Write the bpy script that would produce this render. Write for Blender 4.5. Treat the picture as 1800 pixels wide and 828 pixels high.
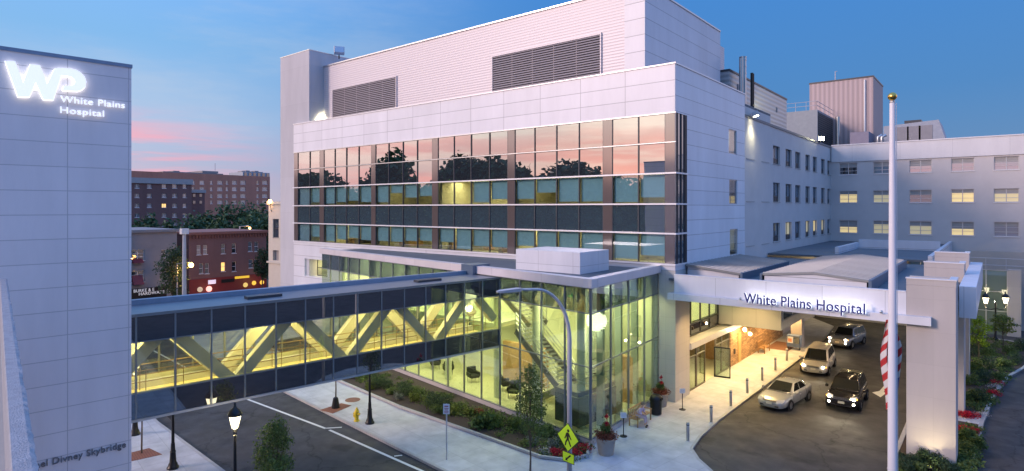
import bpy, bmesh, math, random
from math import sin, cos, pi, radians, hypot, sqrt
from mathutils import Vector, Matrix
import numpy as np
for o in list(bpy.data.objects): bpy.data.objects.remove(o)
sc = bpy.context.scene
C = sc.collection
# ------------------------------------------------------------------ camera
cam = bpy.data.objects.new('camera', bpy.data.cameras.new('camera')); C.objects.link(cam)
cam.location = (0, 0, 12.5); cam.rotation_euler = (radians(90), 0, math.atan2(.63045, .77623))
cam.data.sensor_width = 36; cam.data.lens = 1049 / 1800 * 36; cam.data.shift_y = -48 / 1800
cam.data.clip_start = .05; cam.data.clip_end = 2500
sc.camera = cam
# ------------------------------------------------------------------ sky (dusk: sunset glow low in the south-west, blue opposite)
W = bpy.data.worlds.new('World'); sc.world = W; W.use_nodes = True
nt = W.node_tree; N = nt.nodes; Lk = nt.links
for n in list(N): N.remove(n)
def wn(t, **k):
    n = N.new(t)
    for a, b in k.items(): setattr(n, a, b)
    return n
def wmath(op, a, b=None, clamp=False):
    n = wn('ShaderNodeMath', operation=op, use_clamp=clamp)
    for i, v in enumerate((a, b)):
        if v is None: continue
        if isinstance(v, (int, float)): n.inputs[i].default_value = v
        else: Lk.new(v, n.inputs[i])
    return n.outputs[0]
K = 3.0
def ramp(fac, stops):
    r = wn('ShaderNodeValToRGB'); el = r.color_ramp.elements
    while len(el) < len(stops): el.new(.5)
    for e, (p, c) in zip(el, stops): e.position = p; e.color = (c[0]/K, c[1]/K, c[2]/K, 1)
    Lk.new(fac, r.inputs[0]); return r.outputs[0]
def wmix(f, a, b):
    n = wn('ShaderNodeMix', data_type='RGBA'); Lk.new(f, n.inputs[0])
    for i, v in ((6, a), (7, b)):
        if isinstance(v, tuple): n.inputs[i].default_value = (v[0]/K, v[1]/K, v[2]/K, 1)
        else: Lk.new(v, n.inputs[i])
    return n.outputs[2]
def mrange(v, a, b):
    n = wn('ShaderNodeMapRange', interpolation_type='SMOOTHSTEP'); Lk.new(v, n.inputs[0])
    n.inputs[1].default_value = a; n.inputs[2].default_value = b; return n.outputs[0]
tc = wn('ShaderNodeTexCoord'); sx = wn('ShaderNodeSeparateXYZ'); Lk.new(tc.outputs['Generated'], sx.inputs[0])
X_, Y_, Z_ = sx.outputs
hl = wmath('SQRT', wmath('ADD', wmath('ADD', wmath('MULTIPLY', X_, X_), wmath('MULTIPLY', Y_, Y_)), 1e-6))
g = wmath('DIVIDE', wmath('ADD', wmath('MULTIPLY', X_, -.70), wmath('MULTIPLY', Y_, -.714)), hl)
ZEN = (.19, .48, 1.22)
blue = ramp(Z_, [(0, (.15, .25, .44)), (.07, (.095, .24, .49)), (.17, (.058, .225, .54)), (.34, (.05, .235, .64)), (.52, ZEN), (1, ZEN)])
mid = ramp(Z_, [(0, (.58, .42, .50)), (.05, (.48, .48, .66)), (.13, (.37, .54, .80)), (.24, (.22, .48, .84)), (.55, ZEN), (1, ZEN)])
sun_ = ramp(Z_, [(0, (1.25, .68, .72)), (.045, (1.65, .95, .95)), (.08, (2.0, 1.40, 1.28)), (.13, (2.3, 1.90, 1.66)), (.26, (2.0, 1.65, 1.45)), (.5, (.8, .9, 1.25)), (1, ZEN)])
belt = ramp(Z_, [(0, (.75, .58, .64)), (.12, (1.05, .82, .90)), (.30, (.55, .64, 1.0)), (.52, ZEN), (1, ZEN)])
blue = wmix(mrange(g, -.73, -.90), blue, belt)     # belt of Venus opposite the sunset
col = wmix(mrange(g, -.25, .48), blue, mid)
col = wmix(mrange(g, .60, .92), col, sun_)
mp = wn('ShaderNodeMapping'); Lk.new(tc.outputs['Generated'], mp.inputs[0]); mp.inputs['Scale'].default_value = (2.2, 2.2, 26)
nz = wn('ShaderNodeTexNoise'); Lk.new(mp.outputs[0], nz.inputs['Vector']); nz.inputs['Scale'].default_value = 1.3; nz.inputs['Detail'].default_value = 5; nz.inputs['Roughness'].default_value = .55
cl = mrange(nz.outputs[0], .42, .60)
band = wmath('MULTIPLY', mrange(Z_, .015, .06), wmath('SUBTRACT', 1.0, mrange(Z_, .085, .16)))
streak = wmath('MULTIPLY', wmath('MULTIPLY', cl, band), mrange(g, .22, .50))
col = wmix(wmath('MULTIPLY', streak, 1.0), col, wmix(mrange(g, .62, .92), (1.05, .38, .46), (1.9, .86, .84)))
mp2 = wn('ShaderNodeMapping'); Lk.new(tc.outputs['Generated'], mp2.inputs[0]); mp2.inputs['Scale'].default_value = (1.5, 1.5, 7)
nz2 = wn('ShaderNodeTexNoise'); Lk.new(mp2.outputs[0], nz2.inputs['Vector']); nz2.inputs['Scale'].default_value = 1.6; nz2.inputs['Detail'].default_value = 8; nz2.inputs['Roughness'].default_value = .6
veil = wmath('MULTIPLY', wmath('MULTIPLY', mrange(nz2.outputs[0], .42, .70), mrange(g, -.35, .4)), .40)
col = wmix(veil, col, (.52, .60, .75))
sky = wn('ShaderNodeTexSky'); sky.sky_type = 'NISHITA'; sky.sun_disc = False; sky.sun_elevation = radians(2); sky.sun_rotation = radians(210)
bg = wn('ShaderNodeBackground'); Lk.new(col, bg.inputs[0]); bg.inputs[1].default_value = K
bg2 = wn('ShaderNodeBackground'); Lk.new(sky.outputs[0], bg2.inputs[0]); bg2.inputs[1].default_value = .02
ad = wn('ShaderNodeAddShader'); Lk.new(bg.outputs[0], ad.inputs[0]); Lk.new(bg2.outputs[0], ad.inputs[1])
ow = wn('ShaderNodeOutputWorld'); Lk.new(ad.outputs[0], ow.inputs[0])
# afterglow as one very soft sun from the sunset side
sl = bpy.data.lights.new('sun', 'SUN'); sl.energy = 2.2; sl.angle = radians(12); sl.color = (1, .74, .67)
so = bpy.data.objects.new('sun', sl); C.objects.link(so)
so.rotation_euler = Vector((.5, .866, -.364)).to_track_quat('-Z', 'Y').to_euler()
vs = sc.view_settings; vs.view_transform = 'Standard'; vs.look = 'None'; vs.exposure = 0; vs.gamma = 1; vs.use_curve_mapping = False
sc.cycles.max_bounces = 8; sc.cycles.transparent_max_bounces = 24; sc.cycles.glossy_bounces = 4; sc.cycles.diffuse_bounces = 3
sc.cycles.caustics_reflective = True; sc.cycles.caustics_refractive = False; sc.cycles.sample_clamp_indirect = 6
sc.cycles.use_denoising = True

# ------------------------------------------------------------------ survey helpers (sight lines of the photograph -> places in the world)
F_, CX_, CY_, HC = 1049., 900., 366., 12.5
sS, cS = .63045333, .77622716
def ray(x, y):
    a = (x - CX_) / F_; return (cS*a - sS, sS*a + cS, (CY_ - y) / F_)
def G(x, y, z=0):
    r = ray(x, y); t = (z - HC) / r[2]; return (r[0]*t, r[1]*t, z)
def PY(x, y, Y):
    r = ray(x, y); t = Y / r[1]; return (r[0]*t, Y, HC + r[2]*t)
def PX(x, y, X):
    r = ray(x, y); t = X / r[0]; return (X, r[1]*t, HC + r[2]*t)
def PD(x, y, d):
    r = ray(x, y); return (r[0]*d, r[1]*d, HC + r[2]*d)

# ------------------------------------------------------------------ mesh builder
class MB:
    def __init__(s): s.v = []; s.f = []
    def add(s, vs, fs):
        k = len(s.v); s.v += [tuple(p) for p in vs]; s.f += [tuple(i + k for i in f) for f in fs]; return s
    def quad(s, *p): return s.add(p, [tuple(range(len(p)))])
    def par(s, o, u, v, w):
        o, u, v, w = map(Vector, (o, u, v, w))
        p = [o, o+u, o+u+v, o+v, o+w, o+u+w, o+u+v+w, o+v+w]
        return s.add(p, [(0, 3, 2, 1), (4, 5, 6, 7), (0, 1, 5, 4), (1, 2, 6, 5), (2, 3, 7, 6), (3, 0, 4, 7)])
    def box(s, x0, x1, y0, y1, z0, z1): return s.par((x0, y0, z0), (x1-x0, 0, 0), (0, y1-y0, 0), (0, 0, z1-z0))
    def prism(s, poly, z0, z1):
        n = len(poly)
        a = [(p[0], p[1], z0) for p in poly] + [(p[0], p[1], z1) for p in poly]
        return s.add(a, [tuple(range(n))[::-1], tuple(range(n, 2*n))] + [(i, (i+1) % n, n+(i+1) % n, n+i) for i in range(n)])
    def bar(s, p, q, w, h=None, up=(0, 0, 1)):
        h = h or w; p, q = Vector(p), Vector(q); d = (q-p).normalized(); up = Vector(up)
        if abs(d.dot(up)) > .98: up = Vector((1, 0, 0))
        sd = d.cross(up).normalized(); u2 = sd.cross(d)
        return s.par(p - sd*w/2 - u2*h/2, sd*w, u2*h, q-p)
    def tube(s, pts, r, n=8, cap=True):
        pts = [Vector(p) for p in pts]; rs = r if isinstance(r, (list, tuple)) else [r]*len(pts)
        k = len(s.v); ref = None
        for i, p in enumerate(pts):
            d = (pts[min(i+1, len(pts)-1)] - pts[max(i-1, 0)]).normalized()
            if ref is None: ref = Vector((0, 0, 1)) if abs(d.z) < .9 else Vector((1, 0, 0))
            a = d.cross(ref).normalized(); b = a.cross(d); ref = b
            for j in range(n):
                t = 2*pi*j/n; s.v.append(tuple(p + (a*cos(t) + b*sin(t))*rs[i]))
        for i in range(len(pts)-1):
            for j in range(n):
                s.f.append((k+i*n+j, k+i*n+(j+1) % n, k+(i+1)*n+(j+1) % n, k+(i+1)*n+j))
        if cap: s.f.append(tuple(k+j for j in range(n))); s.f.append(tuple(k+(len(pts)-1)*n+j for j in range(n)))
        return s
    def lathe(s, prof, c=(0, 0, 0), n=16, ax='z'):
        k = len(s.v)
        for r, h in prof:
            for j in range(n):
                t = 2*pi*j/n; a, b = r*cos(t), r*sin(t)
                p = (a, b, h) if ax == 'z' else ((a, h, b) if ax == 'y' else (h, a, b))
                s.v.append((c[0]+p[0], c[1]+p[1], c[2]+p[2]))
        for i in range(len(prof)-1):
            for j in range(n): s.f.append((k+i*n+j, k+i*n+(j+1) % n, k+(i+1)*n+(j+1) % n, k+(i+1)*n+j))
        s.f.append(tuple(k+j for j in range(n))); s.f.append(tuple(k+(len(prof)-1)*n+j for j in range(n)))
        return s
    def ball(s, c, r, n=14, sq=1):
        m = n//2; return s.lathe([(max(1e-3, r*sin(pi*i/m)), -r*sq*cos(pi*i/m)) for i in range(m+1)], c, n)
    def build(s, name, m, parent=None, smooth=False, bevel=0, auto=False):
        off = Vector((0, 0, 0)); p = parent
        while p is not None: off += p.location; p = p.parent
        me = bpy.data.meshes.new(name); me.from_pydata([tuple(Vector(v)-off) for v in s.v], [], s.f); me.validate()
        bm = bmesh.new(); bm.from_mesh(me); bmesh.ops.recalc_face_normals(bm, faces=bm.faces); 
        if bevel: bmesh.ops.bevel(bm, geom=[e for e in bm.edges if len(e.link_faces) == 2 and e.calc_face_angle() > .6], offset=bevel, segments=1, affect='EDGES')
        if smooth:
            for f in bm.faces: f.smooth = True
            if auto:
                for e in bm.edges:
                    if len(e.link_faces) == 2 and e.calc_face_angle() > .7: e.smooth = False
        bm.to_mesh(me); bm.free()
        me.materials.append(m); o = bpy.data.objects.new(name, me); C.objects.link(o)
        if parent is not None: o.parent = parent
        return o
def tag(o, label, cat, group=None, kind=None):
    o['label'] = label; o['category'] = cat
    if group: o['group'] = group
    if kind: o['kind'] = kind
    return o
def thing(name, label, cat, loc=(0, 0, 0), group=None):
    o = bpy.data.objects.new(name, None); C.objects.link(o); o.location = loc; o.empty_display_size = .2
    return tag(o, label, cat, group)
def struct(o): o['kind'] = 'structure'; return o
def dup(o, loc=None, rotz=None, label=None, scale=None, parent=None):
    c = o.copy(); C.objects.link(c)
    if parent is not None: c.parent = parent
    if loc is not None: c.location = loc
    if rotz is not None: c.rotation_euler = (c.rotation_euler[0], c.rotation_euler[1], rotz)
    if scale is not None: c.scale = scale if hasattr(scale, '__len__') else (scale,)*3
    if label: c['label'] = label
    for ch in o.children: dup(ch, parent=c)
    return c
def lamp(name, kind, loc, energy, color, parent=None, size=None, size_y=None, direc=None, **k):
    l = bpy.data.lights.new(name, kind); l.energy = energy; l.color = color
    if kind == 'AREA':
        l.size = size
        if size_y: l.shape = 'RECTANGLE'; l.size_y = size_y
    elif size: l.shadow_soft_size = size
    for a, b in k.items(): setattr(l, a, b)
    o = bpy.data.objects.new(name, l); C.objects.link(o); p = parent; off = Vector((0, 0, 0))
    while p is not None: off += p.location; p = p.parent
    o.location = Vector(loc) - off; o.parent = parent
    if direc: o.rotation_euler = Vector(direc).to_track_quat('-Z', 'Y').to_euler()
    return o

# ------------------------------------------------------------------ materials
def newmat(name):
    m = bpy.data.materials.new(name); m.use_nodes = True; t = m.node_tree
    return m, t, t.nodes['Principled BSDF']
def M(name, col, rough=.6, metal=0, var=.12, scale=2.5, bump=0, bscale=30, emit=None, es=0, spec=None, island=0):
    m, t, b = newmat(name); nn, ll = t.nodes, t.links
    b.inputs['Roughness'].default_value = rough; b.inputs['Metallic'].default_value = metal
    if spec is not None: b.inputs['Specular IOR Level'].default_value = spec
    tcn = nn.new('ShaderNodeTexCoord')
    if var or island:
        n = nn.new('ShaderNodeTexNoise'); n.inputs['Scale'].default_value = scale; n.inputs['Detail'].default_value = 6; n.inputs['Roughness'].default_value = .6
        ll.new(tcn.outputs['Object'], n.inputs['Vector'])
        hs = nn.new('ShaderNodeMix'); hs.data_type = 'RGBA'
        lo = [max(0, c*(1-max(var, island)*1.6)) for c in col]; hi = [c*(1+max(var, island)*1.6) for c in col]
        hs.inputs[6].default_value = (*lo, 1); hs.inputs[7].default_value = (*hi, 1)
        if island:
            gi = nn.new('ShaderNodeNewGeometry'); mx = nn.new('ShaderNodeMath'); mx.operation = 'ADD'; mh = nn.new('ShaderNodeMath'); mh.operation = 'MULTIPLY'
            mh.inputs[1].default_value = .5; ll.new(gi.outputs['Random Per Island'], mh.inputs[0]); m2 = nn.new('ShaderNodeMath'); m2.operation = 'MULTIPLY'; m2.inputs[1].default_value = .5
            ll.new(n.outputs[0], m2.inputs[0]); ll.new(mh.outputs[0], mx.inputs[0]); ll.new(m2.outputs[0], mx.inputs[1]); ll.new(mx.outputs[0], hs.inputs[0])
        else: ll.new(n.outputs[0], hs.inputs[0])
        ll.new(hs.outputs[2], b.inputs['Base Color'])
    else: b.inputs['Base Color'].default_value = (*col, 1)
    if bump:
        n2 = nn.new('ShaderNodeTexNoise'); n2.inputs['Scale'].default_value = bscale; n2.inputs['Detail'].default_value = 5
        ll.new(tcn.outputs['Object'], n2.inputs['Vector']); bp = nn.new('ShaderNodeBump'); bp.inputs['Strength'].default_value = bump; bp.inputs['Distance'].default_value = .02
        ll.new(n2.outputs[0], bp.inputs['Height']); ll.new(bp.outputs[0], b.inputs['Normal'])
    if emit: b.inputs['Emission Color'].default_value = (*emit, 1); b.inputs['Emission Strength'].default_value = es
    return m
def E(name, col, s):
    m, t, b = newmat(name); b.inputs['Base Color'].default_value = (*[min(1, c) for c in col], 1); b.inputs['Emission Color'].default_value = (*col, 1); b.inputs['Emission Strength'].default_value = s
    return m
def panel(name, col, ud, w, h, u0=0, z0=0, ms=.02, dark=.55, rough=.4, var=.03, metal=0, bump=.3, plan=False, dirt=.10, offset=0, noise=.5):
    """panelled / jointed surface: grid of joints in (u, z), or in plan for paving"""
    m, t, b = newmat(name); nn, ll = t.nodes, t.links
    gp = nn.new('ShaderNodeNewGeometry'); se = nn.new('ShaderNodeSeparateXYZ'); ll.new(gp.outputs['Position'], se.inputs[0])
    def dotn(d, c0):
        a = nn.new('ShaderNodeMath'); a.operation = 'MULTIPLY'; a.inputs[1].default_value = d[0]; ll.new(se.outputs[0], a.inputs[0])
        a2 = nn.new('ShaderNodeMath'); a2.operation = 'MULTIPLY_ADD'; a2.inputs[1].default_value = d[1]; ll.new(se.outputs[1], a2.inputs[0]); ll.new(a.outputs[0], a2.inputs[2])
        a3 = nn.new('ShaderNodeMath'); a3.operation = 'SUBTRACT'; a3.inputs[1].default_value = c0; ll.new(a2.outputs[0], a3.inputs[0]); return a3.outputs[0]
    cx = nn.new('ShaderNodeCombineXYZ'); ll.new(dotn(ud, u0), cx.inputs[0])
    if plan: ll.new(dotn((-ud[1], ud[0]), z0), cx.inputs[1])
    else:
        a = nn.new('ShaderNodeMath'); a.operation = 'SUBTRACT'; a.inputs[1].default_value = z0; ll.new(se.outputs[2], a.inputs[0]); ll.new(a.outputs[0], cx.inputs[1])
    br = nn.new('ShaderNodeTexBrick'); br.offset = offset; br.squash = 1; ll.new(cx.outputs[0], br.inputs['Vector'])
    br.inputs['Color1'].default_value = (*[c*(1+var) for c in col], 1); br.inputs['Color2'].default_value = (*[c*(1-var) for c in col], 1)
    br.inputs['Mortar'].default_value = (*[c*dark for c in col], 1); br.inputs['Scale'].default_value = 1; br.inputs['Mortar Size'].default_value = ms; br.inputs['Mortar Smooth'].default_value = .2
    br.inputs['Bias'].default_value = 0; br.inputs['Brick Width'].default_value = w; br.inputs['Row Height'].default_value = h
    n = nn.new('ShaderNodeTexNoise'); n.inputs['Scale'].default_value = noise; n.inputs['Detail'].default_value = 7; n.inputs['Roughness'].default_value = .65; sv = nn.new('ShaderNodeMapping'); sv.inputs['Scale'].default_value = (1, 1, 1 if plan else .22); ll.new(gp.outputs['Position'], sv.inputs[0]); ll.new(sv.outputs[0], n.inputs['Vector'])
    mr = nn.new('ShaderNodeMapRange'); mr.inputs[1].default_value = .3; mr.inputs[2].default_value = .7; mr.inputs[3].default_value = 1-dirt; mr.inputs[4].default_value = 1+dirt*.6; ll.new(n.outputs[0], mr.inputs[0])
    vm = nn.new('ShaderNodeVectorMath'); vm.operation = 'SCALE'; ll.new(br.outputs['Color'], vm.inputs[0]); ll.new(mr.outputs[0], vm.inputs['Scale'])
    ll.new(vm.outputs[0], b.inputs['Base Color']); b.inputs['Roughness'].default_value = rough; b.inputs['Metallic'].default_value = metal
    if bump:
        bp = nn.new('ShaderNodeBump'); bp.invert = True; bp.inputs['Strength'].default_value = bump; bp.inputs['Distance'].default_value = .01; ll.new(br.outputs['Fac'], bp.inputs['Height']); ll.new(bp.outputs[0], b.inputs['Normal'])
    return m
def ribbed(name, col, period, axis='z', rough=.4, metal=.3, strength=.6, rib=.72):
    """corrugated sheet metal, ribs repeating along one axis"""
    m, t, b = newmat(name); nn, ll = t.nodes, t.links
    gp = nn.new('ShaderNodeNewGeometry'); w = nn.new('ShaderNodeTexWave'); w.wave_type = 'BANDS'; w.bands_direction = axis.upper(); w.wave_profile = 'SIN'
    ll.new(gp.outputs['Position'], w.inputs['Vector']); w.inputs['Scale'].default_value = 2*pi/period/20
    cr = nn.new('ShaderNodeMix'); cr.data_type = 'RGBA'; cr.inputs[6].default_value = (*[c*rib for c in col], 1); cr.inputs[7].default_value = (*col, 1); ll.new(w.outputs['Fac'], cr.inputs[0])
    ll.new(cr.outputs[2], b.inputs['Base Color']); b.inputs['Roughness'].default_value = rough; b.inputs['Metallic'].default_value = metal
    bp = nn.new('ShaderNodeBump'); bp.inputs['Strength'].default_value = strength; bp.inputs['Distance'].default_value = .03; ll.new(w.outputs['Fac'], bp.inputs['Height']); ll.new(bp.outputs[0], b.inputs['Normal'])
    return m
def glass(name, tint, refl=.35, gl=(.9, .93, .95), base=None, rough=0.0, edge=.6, ripple=.0):
    """architectural glass: see-through tint (or a solid back colour) under a mirror coat that strengthens at grazing angles"""
    m = bpy.data.materials.new(name); m.use_nodes = True; t = m.node_tree; nn, ll = t.nodes, t.links
    nn.remove(nn['Principled BSDF']); out = nn['Material Output']
    if base is None:
        a = nn.new('ShaderNodeBsdfTransparent'); a.inputs[0].default_value = (*tint, 1)
    else:
        a = nn.new('ShaderNodeBsdfDiffuse'); a.inputs[0].default_value = (*base, 1)
    gsh = nn.new('ShaderNodeBsdfGlossy'); gsh.inputs['Color'].default_value = (*gl, 1); gsh.inputs['Roughness'].default_value = rough
    lw = nn.new('ShaderNodeLayerWeight'); lw.inputs[0].default_value = .5
    mr = nn.new('ShaderNodeMapRange'); mr.inputs[1].default_value = 0; mr.inputs[2].default_value = 1; mr.inputs[3].default_value = refl; mr.inputs[4].default_value = edge
    pw = nn.new('ShaderNodeMath'); pw.operation = 'POWER'; pw.inputs[1].default_value = 2.5; ll.new(lw.outputs['Facing'], pw.inputs[0]); ll.new(pw.outputs[0], mr.inputs[0])
    mx = nn.new('ShaderNodeMixShader'); ll.new(mr.outputs[0], mx.inputs[0]); ll.new(a.outputs[0], mx.inputs[1]); ll.new(gsh.outputs[0], mx.inputs[2]); ll.new(mx.outputs[0], out.inputs[0])
    if ripple:
        tcn = nn.new('ShaderNodeNewGeometry'); n = nn.new('ShaderNodeTexNoise'); n.inputs['Scale'].default_value = .55; n.inputs['Detail'].default_value = 1; ll.new(tcn.outputs['Position'], n.inputs['Vector'])
        bp = nn.new('ShaderNodeBump'); bp.inputs['Strength'].default_value = ripple; bp.inputs['Distance'].default_value = .05; ll.new(n.outputs[0], bp.inputs['Height']); ll.new(bp.outputs[0], gsh.inputs['Normal'])
    return m
def leafmat(name, col, island=.45, trans=.3):
    m = M(name, col, rough=.55, var=.1, island=island, scale=1.2, spec=.25); t = m.node_tree; nn, ll = t.nodes, t.links
    b = nn['Principled BSDF']; src = b.inputs['Base Color'].links[0].from_socket
    tr = nn.new('ShaderNodeBsdfTranslucent'); ll.new(src, tr.inputs[0]); mx = nn.new('ShaderNodeMixShader'); mx.inputs[0].default_value = trans
    ll.new(b.outputs[0], mx.inputs[1]); ll.new(tr.outputs[0], mx.inputs[2]); ll.new(mx.outputs[0], nn['Material Output'].inputs[0]); return m
A_ = radians(8.8); SV = Vector((-cos(A_), sin(A_), 0)); BV = Vector((sin(A_), cos(A_), 0)); NV = Vector((cos(A_), -sin(A_), 0))   # street / bridge directions; NV = away from bridge, to the east
TU = (3.396, 1.9)
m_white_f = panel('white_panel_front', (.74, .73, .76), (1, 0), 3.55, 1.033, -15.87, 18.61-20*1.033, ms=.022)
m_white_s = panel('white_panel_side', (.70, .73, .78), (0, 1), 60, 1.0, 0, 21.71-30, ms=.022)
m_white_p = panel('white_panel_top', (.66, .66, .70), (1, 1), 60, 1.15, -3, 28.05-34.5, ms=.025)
m_siding = ribbed('ribbed_siding', (.66, .61, .63), .22, 'z', rough=.45, metal=.1, strength=.35, rib=.88)
m_galv = ribbed('galvanized_siding', (.50, .52, .52), .45, 'z', rough=.4, metal=.4)
m_concrete = M('concrete', (.42, .40, .38), .8, var=.08, scale=1.2, bump=.15, bscale=40)
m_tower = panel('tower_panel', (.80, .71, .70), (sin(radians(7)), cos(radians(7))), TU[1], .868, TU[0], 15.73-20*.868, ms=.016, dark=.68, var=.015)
m_stone = panel('stone_pier', (.56, .53, .50), (1, 1), 1.2, .9, .3, .1, ms=.008, dark=.8, rough=.7, dirt=.1)
m_pillar = panel('limestone', (.47, .43, .41), (1, 1), 2.2, 1.6, .1, .05, ms=.006, dark=.85, rough=.7, dirt=.1)
m_lip = panel('canopy_panel', (.70, .70, .74), (1, 1), 2.9, 3, -.8, 6.2, ms=.012, dark=.6)
m_metalroof = M('metal_roof', (.24, .26, .28), .42, .45, var=.1, scale=.8)
m_blueedge = M('roof_edge', (.12, .17, .24), .35, .3, var=.05)
m_flatroof = M('flat_roof', (.11, .13, .15), .75, var=.2, scale=.4)
m_alu = M('aluminium', (.55, .56, .58), .35, .7, var=.04)
m_midalu = M('grey_frame', (.22, .24, .25), .35, .4, var=.04)
m_dkalu = M('dark_frame', (.06, .065, .075), .4, .4, var=.04)
m_cap = M('white_mullion_cap', (.75, .74, .76), .35, .2, var=.02)
m_pilaster = None
m_visionglass = glass('vision_glass', (.78, .90, .92), refl=.15, edge=.55, ripple=.05)
m_topglass = glass('mirror_glass', (.45, .5, .52), refl=.40, edge=.72, ripple=.05)
m_spandrel = glass('spandrel_glass', None, refl=.24, edge=.58, base=(.05, .075, .095), ripple=.05); m_pilaster = glass('brown_pilaster', None, refl=.20, edge=.5, base=(.13, .10, .095), rough=.12)
m_spandrel2 = glass('upper_spandrel_glass', None, refl=.40, edge=.72, base=(.03, .035, .045), ripple=.05)
m_lobbyglass = glass('lobby_glass', (.83, .90, .78), refl=.10, edge=.5); m_lobbytop = glass('lobby_top_glass', (.34, .40, .42), refl=.24, edge=.6)
m_bridgeglass = glass('bridge_glass', (.86, .88, .80), refl=.08, edge=.5)
m_bridgedark = glass('bridge_spandrel', None, refl=.24, edge=.6, base=(.040, .034, .036), ripple=.03)
m_blackglass = glass('dark_window', None, refl=.16, edge=.5, base=(.012, .016, .022))
m_blind = M('window_blind', (.52, .59, .60), .8, var=.05)
m_room = M('room_wall', (.50, .45, .34), .8, var=.06)
m_warmroom = M('lobby_wall', (.66, .66, .48), .8, var=.05)
m_lobbyfloor = M('lobby_floor', (.62, .60, .44), .35, var=.06, scale=1)
m_ceil = M('lobby_ceiling', (.62, .63, .52), .8, var=.04)
m_soil = M('soil', (.055, .038, .028), .95, var=.3, scale=4, bump=.6, bscale=12)
def asphalt(name, col):
    m, t, b = newmat(name); nn, ll = t.nodes, t.links; gp = nn.new('ShaderNodeNewGeometry')
    def noise(s, d=6, r=.6):
        n = nn.new('ShaderNodeTexNoise'); n.inputs['Scale'].default_value = s; n.inputs['Detail'].default_value = d; n.inputs['Roughness'].default_value = r; ll.new(gp.outputs['Position'], n.inputs['Vector']); return n
    def mr(src, a, c, lo, hi):
        q = nn.new('ShaderNodeMapRange'); q.inputs[1].default_value = a; q.inputs[2].default_value = c; q.inputs[3].default_value = lo; q.inputs[4].default_value = hi; ll.new(src, q.inputs[0]); return q.outputs[0]
    def mul(a, c):
        q = nn.new('ShaderNodeMath'); q.operation = 'MULTIPLY'; ll.new(a, q.inputs[0]); ll.new(c, q.inputs[1]); return q.outputs[0]
    big = mr(noise(.22, 4).outputs[0], .35, .65, .78, 1.3); mid_ = mr(noise(1.6, 8, .7).outputs[0], .3, .7, .86, 1.14); fine = mr(noise(45, 2).outputs[0], .3, .7, .8, 1.2)
    stain = mr(noise(.55, 3).outputs[0], .58, .66, 1.0, .66)
    dn = noise(.8, 4); ds = nn.new('ShaderNodeVectorMath'); ds.operation = 'SCALE'; ds.inputs['Scale'].default_value = 1.6; ll.new(dn.outputs['Color'], ds.inputs[0]); da = nn.new('ShaderNodeVectorMath'); da.operation = 'ADD'; ll.new(gp.outputs['Position'], da.inputs[0]); ll.new(ds.outputs[0], da.inputs[1])
    vo = nn.new('ShaderNodeTexVoronoi'); vo.feature = 'DISTANCE_TO_EDGE'; vo.inputs['Scale'].default_value = .16; ll.new(da.outputs[0], vo.inputs['Vector']); crack = mr(vo.outputs['Distance'], .0, .012, .42, 1.0)
    k = mul(mul(mul(big, mid_), mul(fine, stain)), crack)
    vm = nn.new('ShaderNodeVectorMath'); vm.operation = 'SCALE'; vm.inputs[0].default_value = col; ll.new(k, vm.inputs['Scale']); ll.new(vm.outputs[0], b.inputs['Base Color'])
    ll.new(mr(noise(.9, 5).outputs[0], .35, .65, .66, .90), b.inputs['Roughness'])
    bp = nn.new('ShaderNodeBump'); bp.inputs['Strength'].default_value = .3; bp.inputs['Distance'].default_value = .01; ll.new(fine, bp.inputs['Height']); ll.new(bp.outputs[0], b.inputs['Normal']); return m
m_asphalt = asphalt('asphalt', (.050, .0485, .049))
m_ground = M('ground', (.05, .055, .045), .9, var=.25, scale=.1)
m_paint = M('road_paint', (.72, .72, .68), .7, var=.08, scale=6)
m_sidewalk = panel('sidewalk_paving', (.50, .50, .51), (cos(A_), -sin(A_)), 1.5, 1.5, 0, 0, ms=.012, dark=.75, rough=.8, plan=True, dirt=.24, var=.06, noise=.9)
m_kerb = M('kerb_stone', (.40, .39, .38), .8, var=.12, scale=3)
m_brick = panel('orange_brick', (.52, .22, .15), (1, 1), .5, .16, 0, 0, ms=.02, dark=1.2, rough=.85, offset=.5, dirt=.15, bump=0)
m_brick2 = panel('brown_brick', (.20, .105, .095), (1, 1), .5, .16, 0, 0, ms=.02, dark=1.15, rough=.85, offset=.5, dirt=.15, bump=0)
m_greystucco = M('grey_stucco', (.29, .265, .26), .9, var=.12, scale=.7)
m_cream = M('cream_stone', (.52, .48, .42), .85, var=.07)
m_wing = M('painted_masonry', (.60, .56, .54), .85, var=.07, scale=.6)
m_wingband = panel('wing_cornice', (.72, .70, .70), (1, 1), 5, 9, 0, 0, ms=.015, dark=.75)
m_black = M('black_paint', (.012, .012, .014), .35, .2, var=.05)
m_steel = M('brushed_steel', (.50, .50, .50), .32, .85, var=.05)
m_galvpole = M('galvanised_pole', (.52, .51, .53), .45, .15, var=.08)
m_wood = M('teak', (.42, .25, .11), .55, var=.25, scale=6)
m_stonewall = panel('ledge_stone', (.42, .26, .14), (1, 1), .55, .14, 0, 0, ms=.012, dark=.5, rough=.8, offset=.5, var=.35, dirt=.25)
m_red = M('sign_red', (.20, .025, .025), .5, var=.1)
m_lit = E('lit_window', (1, .74, .32), .55)
m_litdim = E('dim_lit_window', (.75, .62, .34), .35)
m_litwhite = E('lit_room_white', (1, .85, .6), .9)
m_lamp = E('lamp_glow', (1, .84, .5), 9)
m_soffit = E('soffit_lamp', (1, .72, .34), 14)
m_flood = E('flood_lamp', (1, .92, .6), 30)
m_orange = E('sodium_lamp', (1, .5, .12), 26)
m_halo = E('sign_halo', (.92, .97, 1), 9)
m_panelight = E('ceiling_light_panel', (1, .92, .62), 5)
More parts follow.
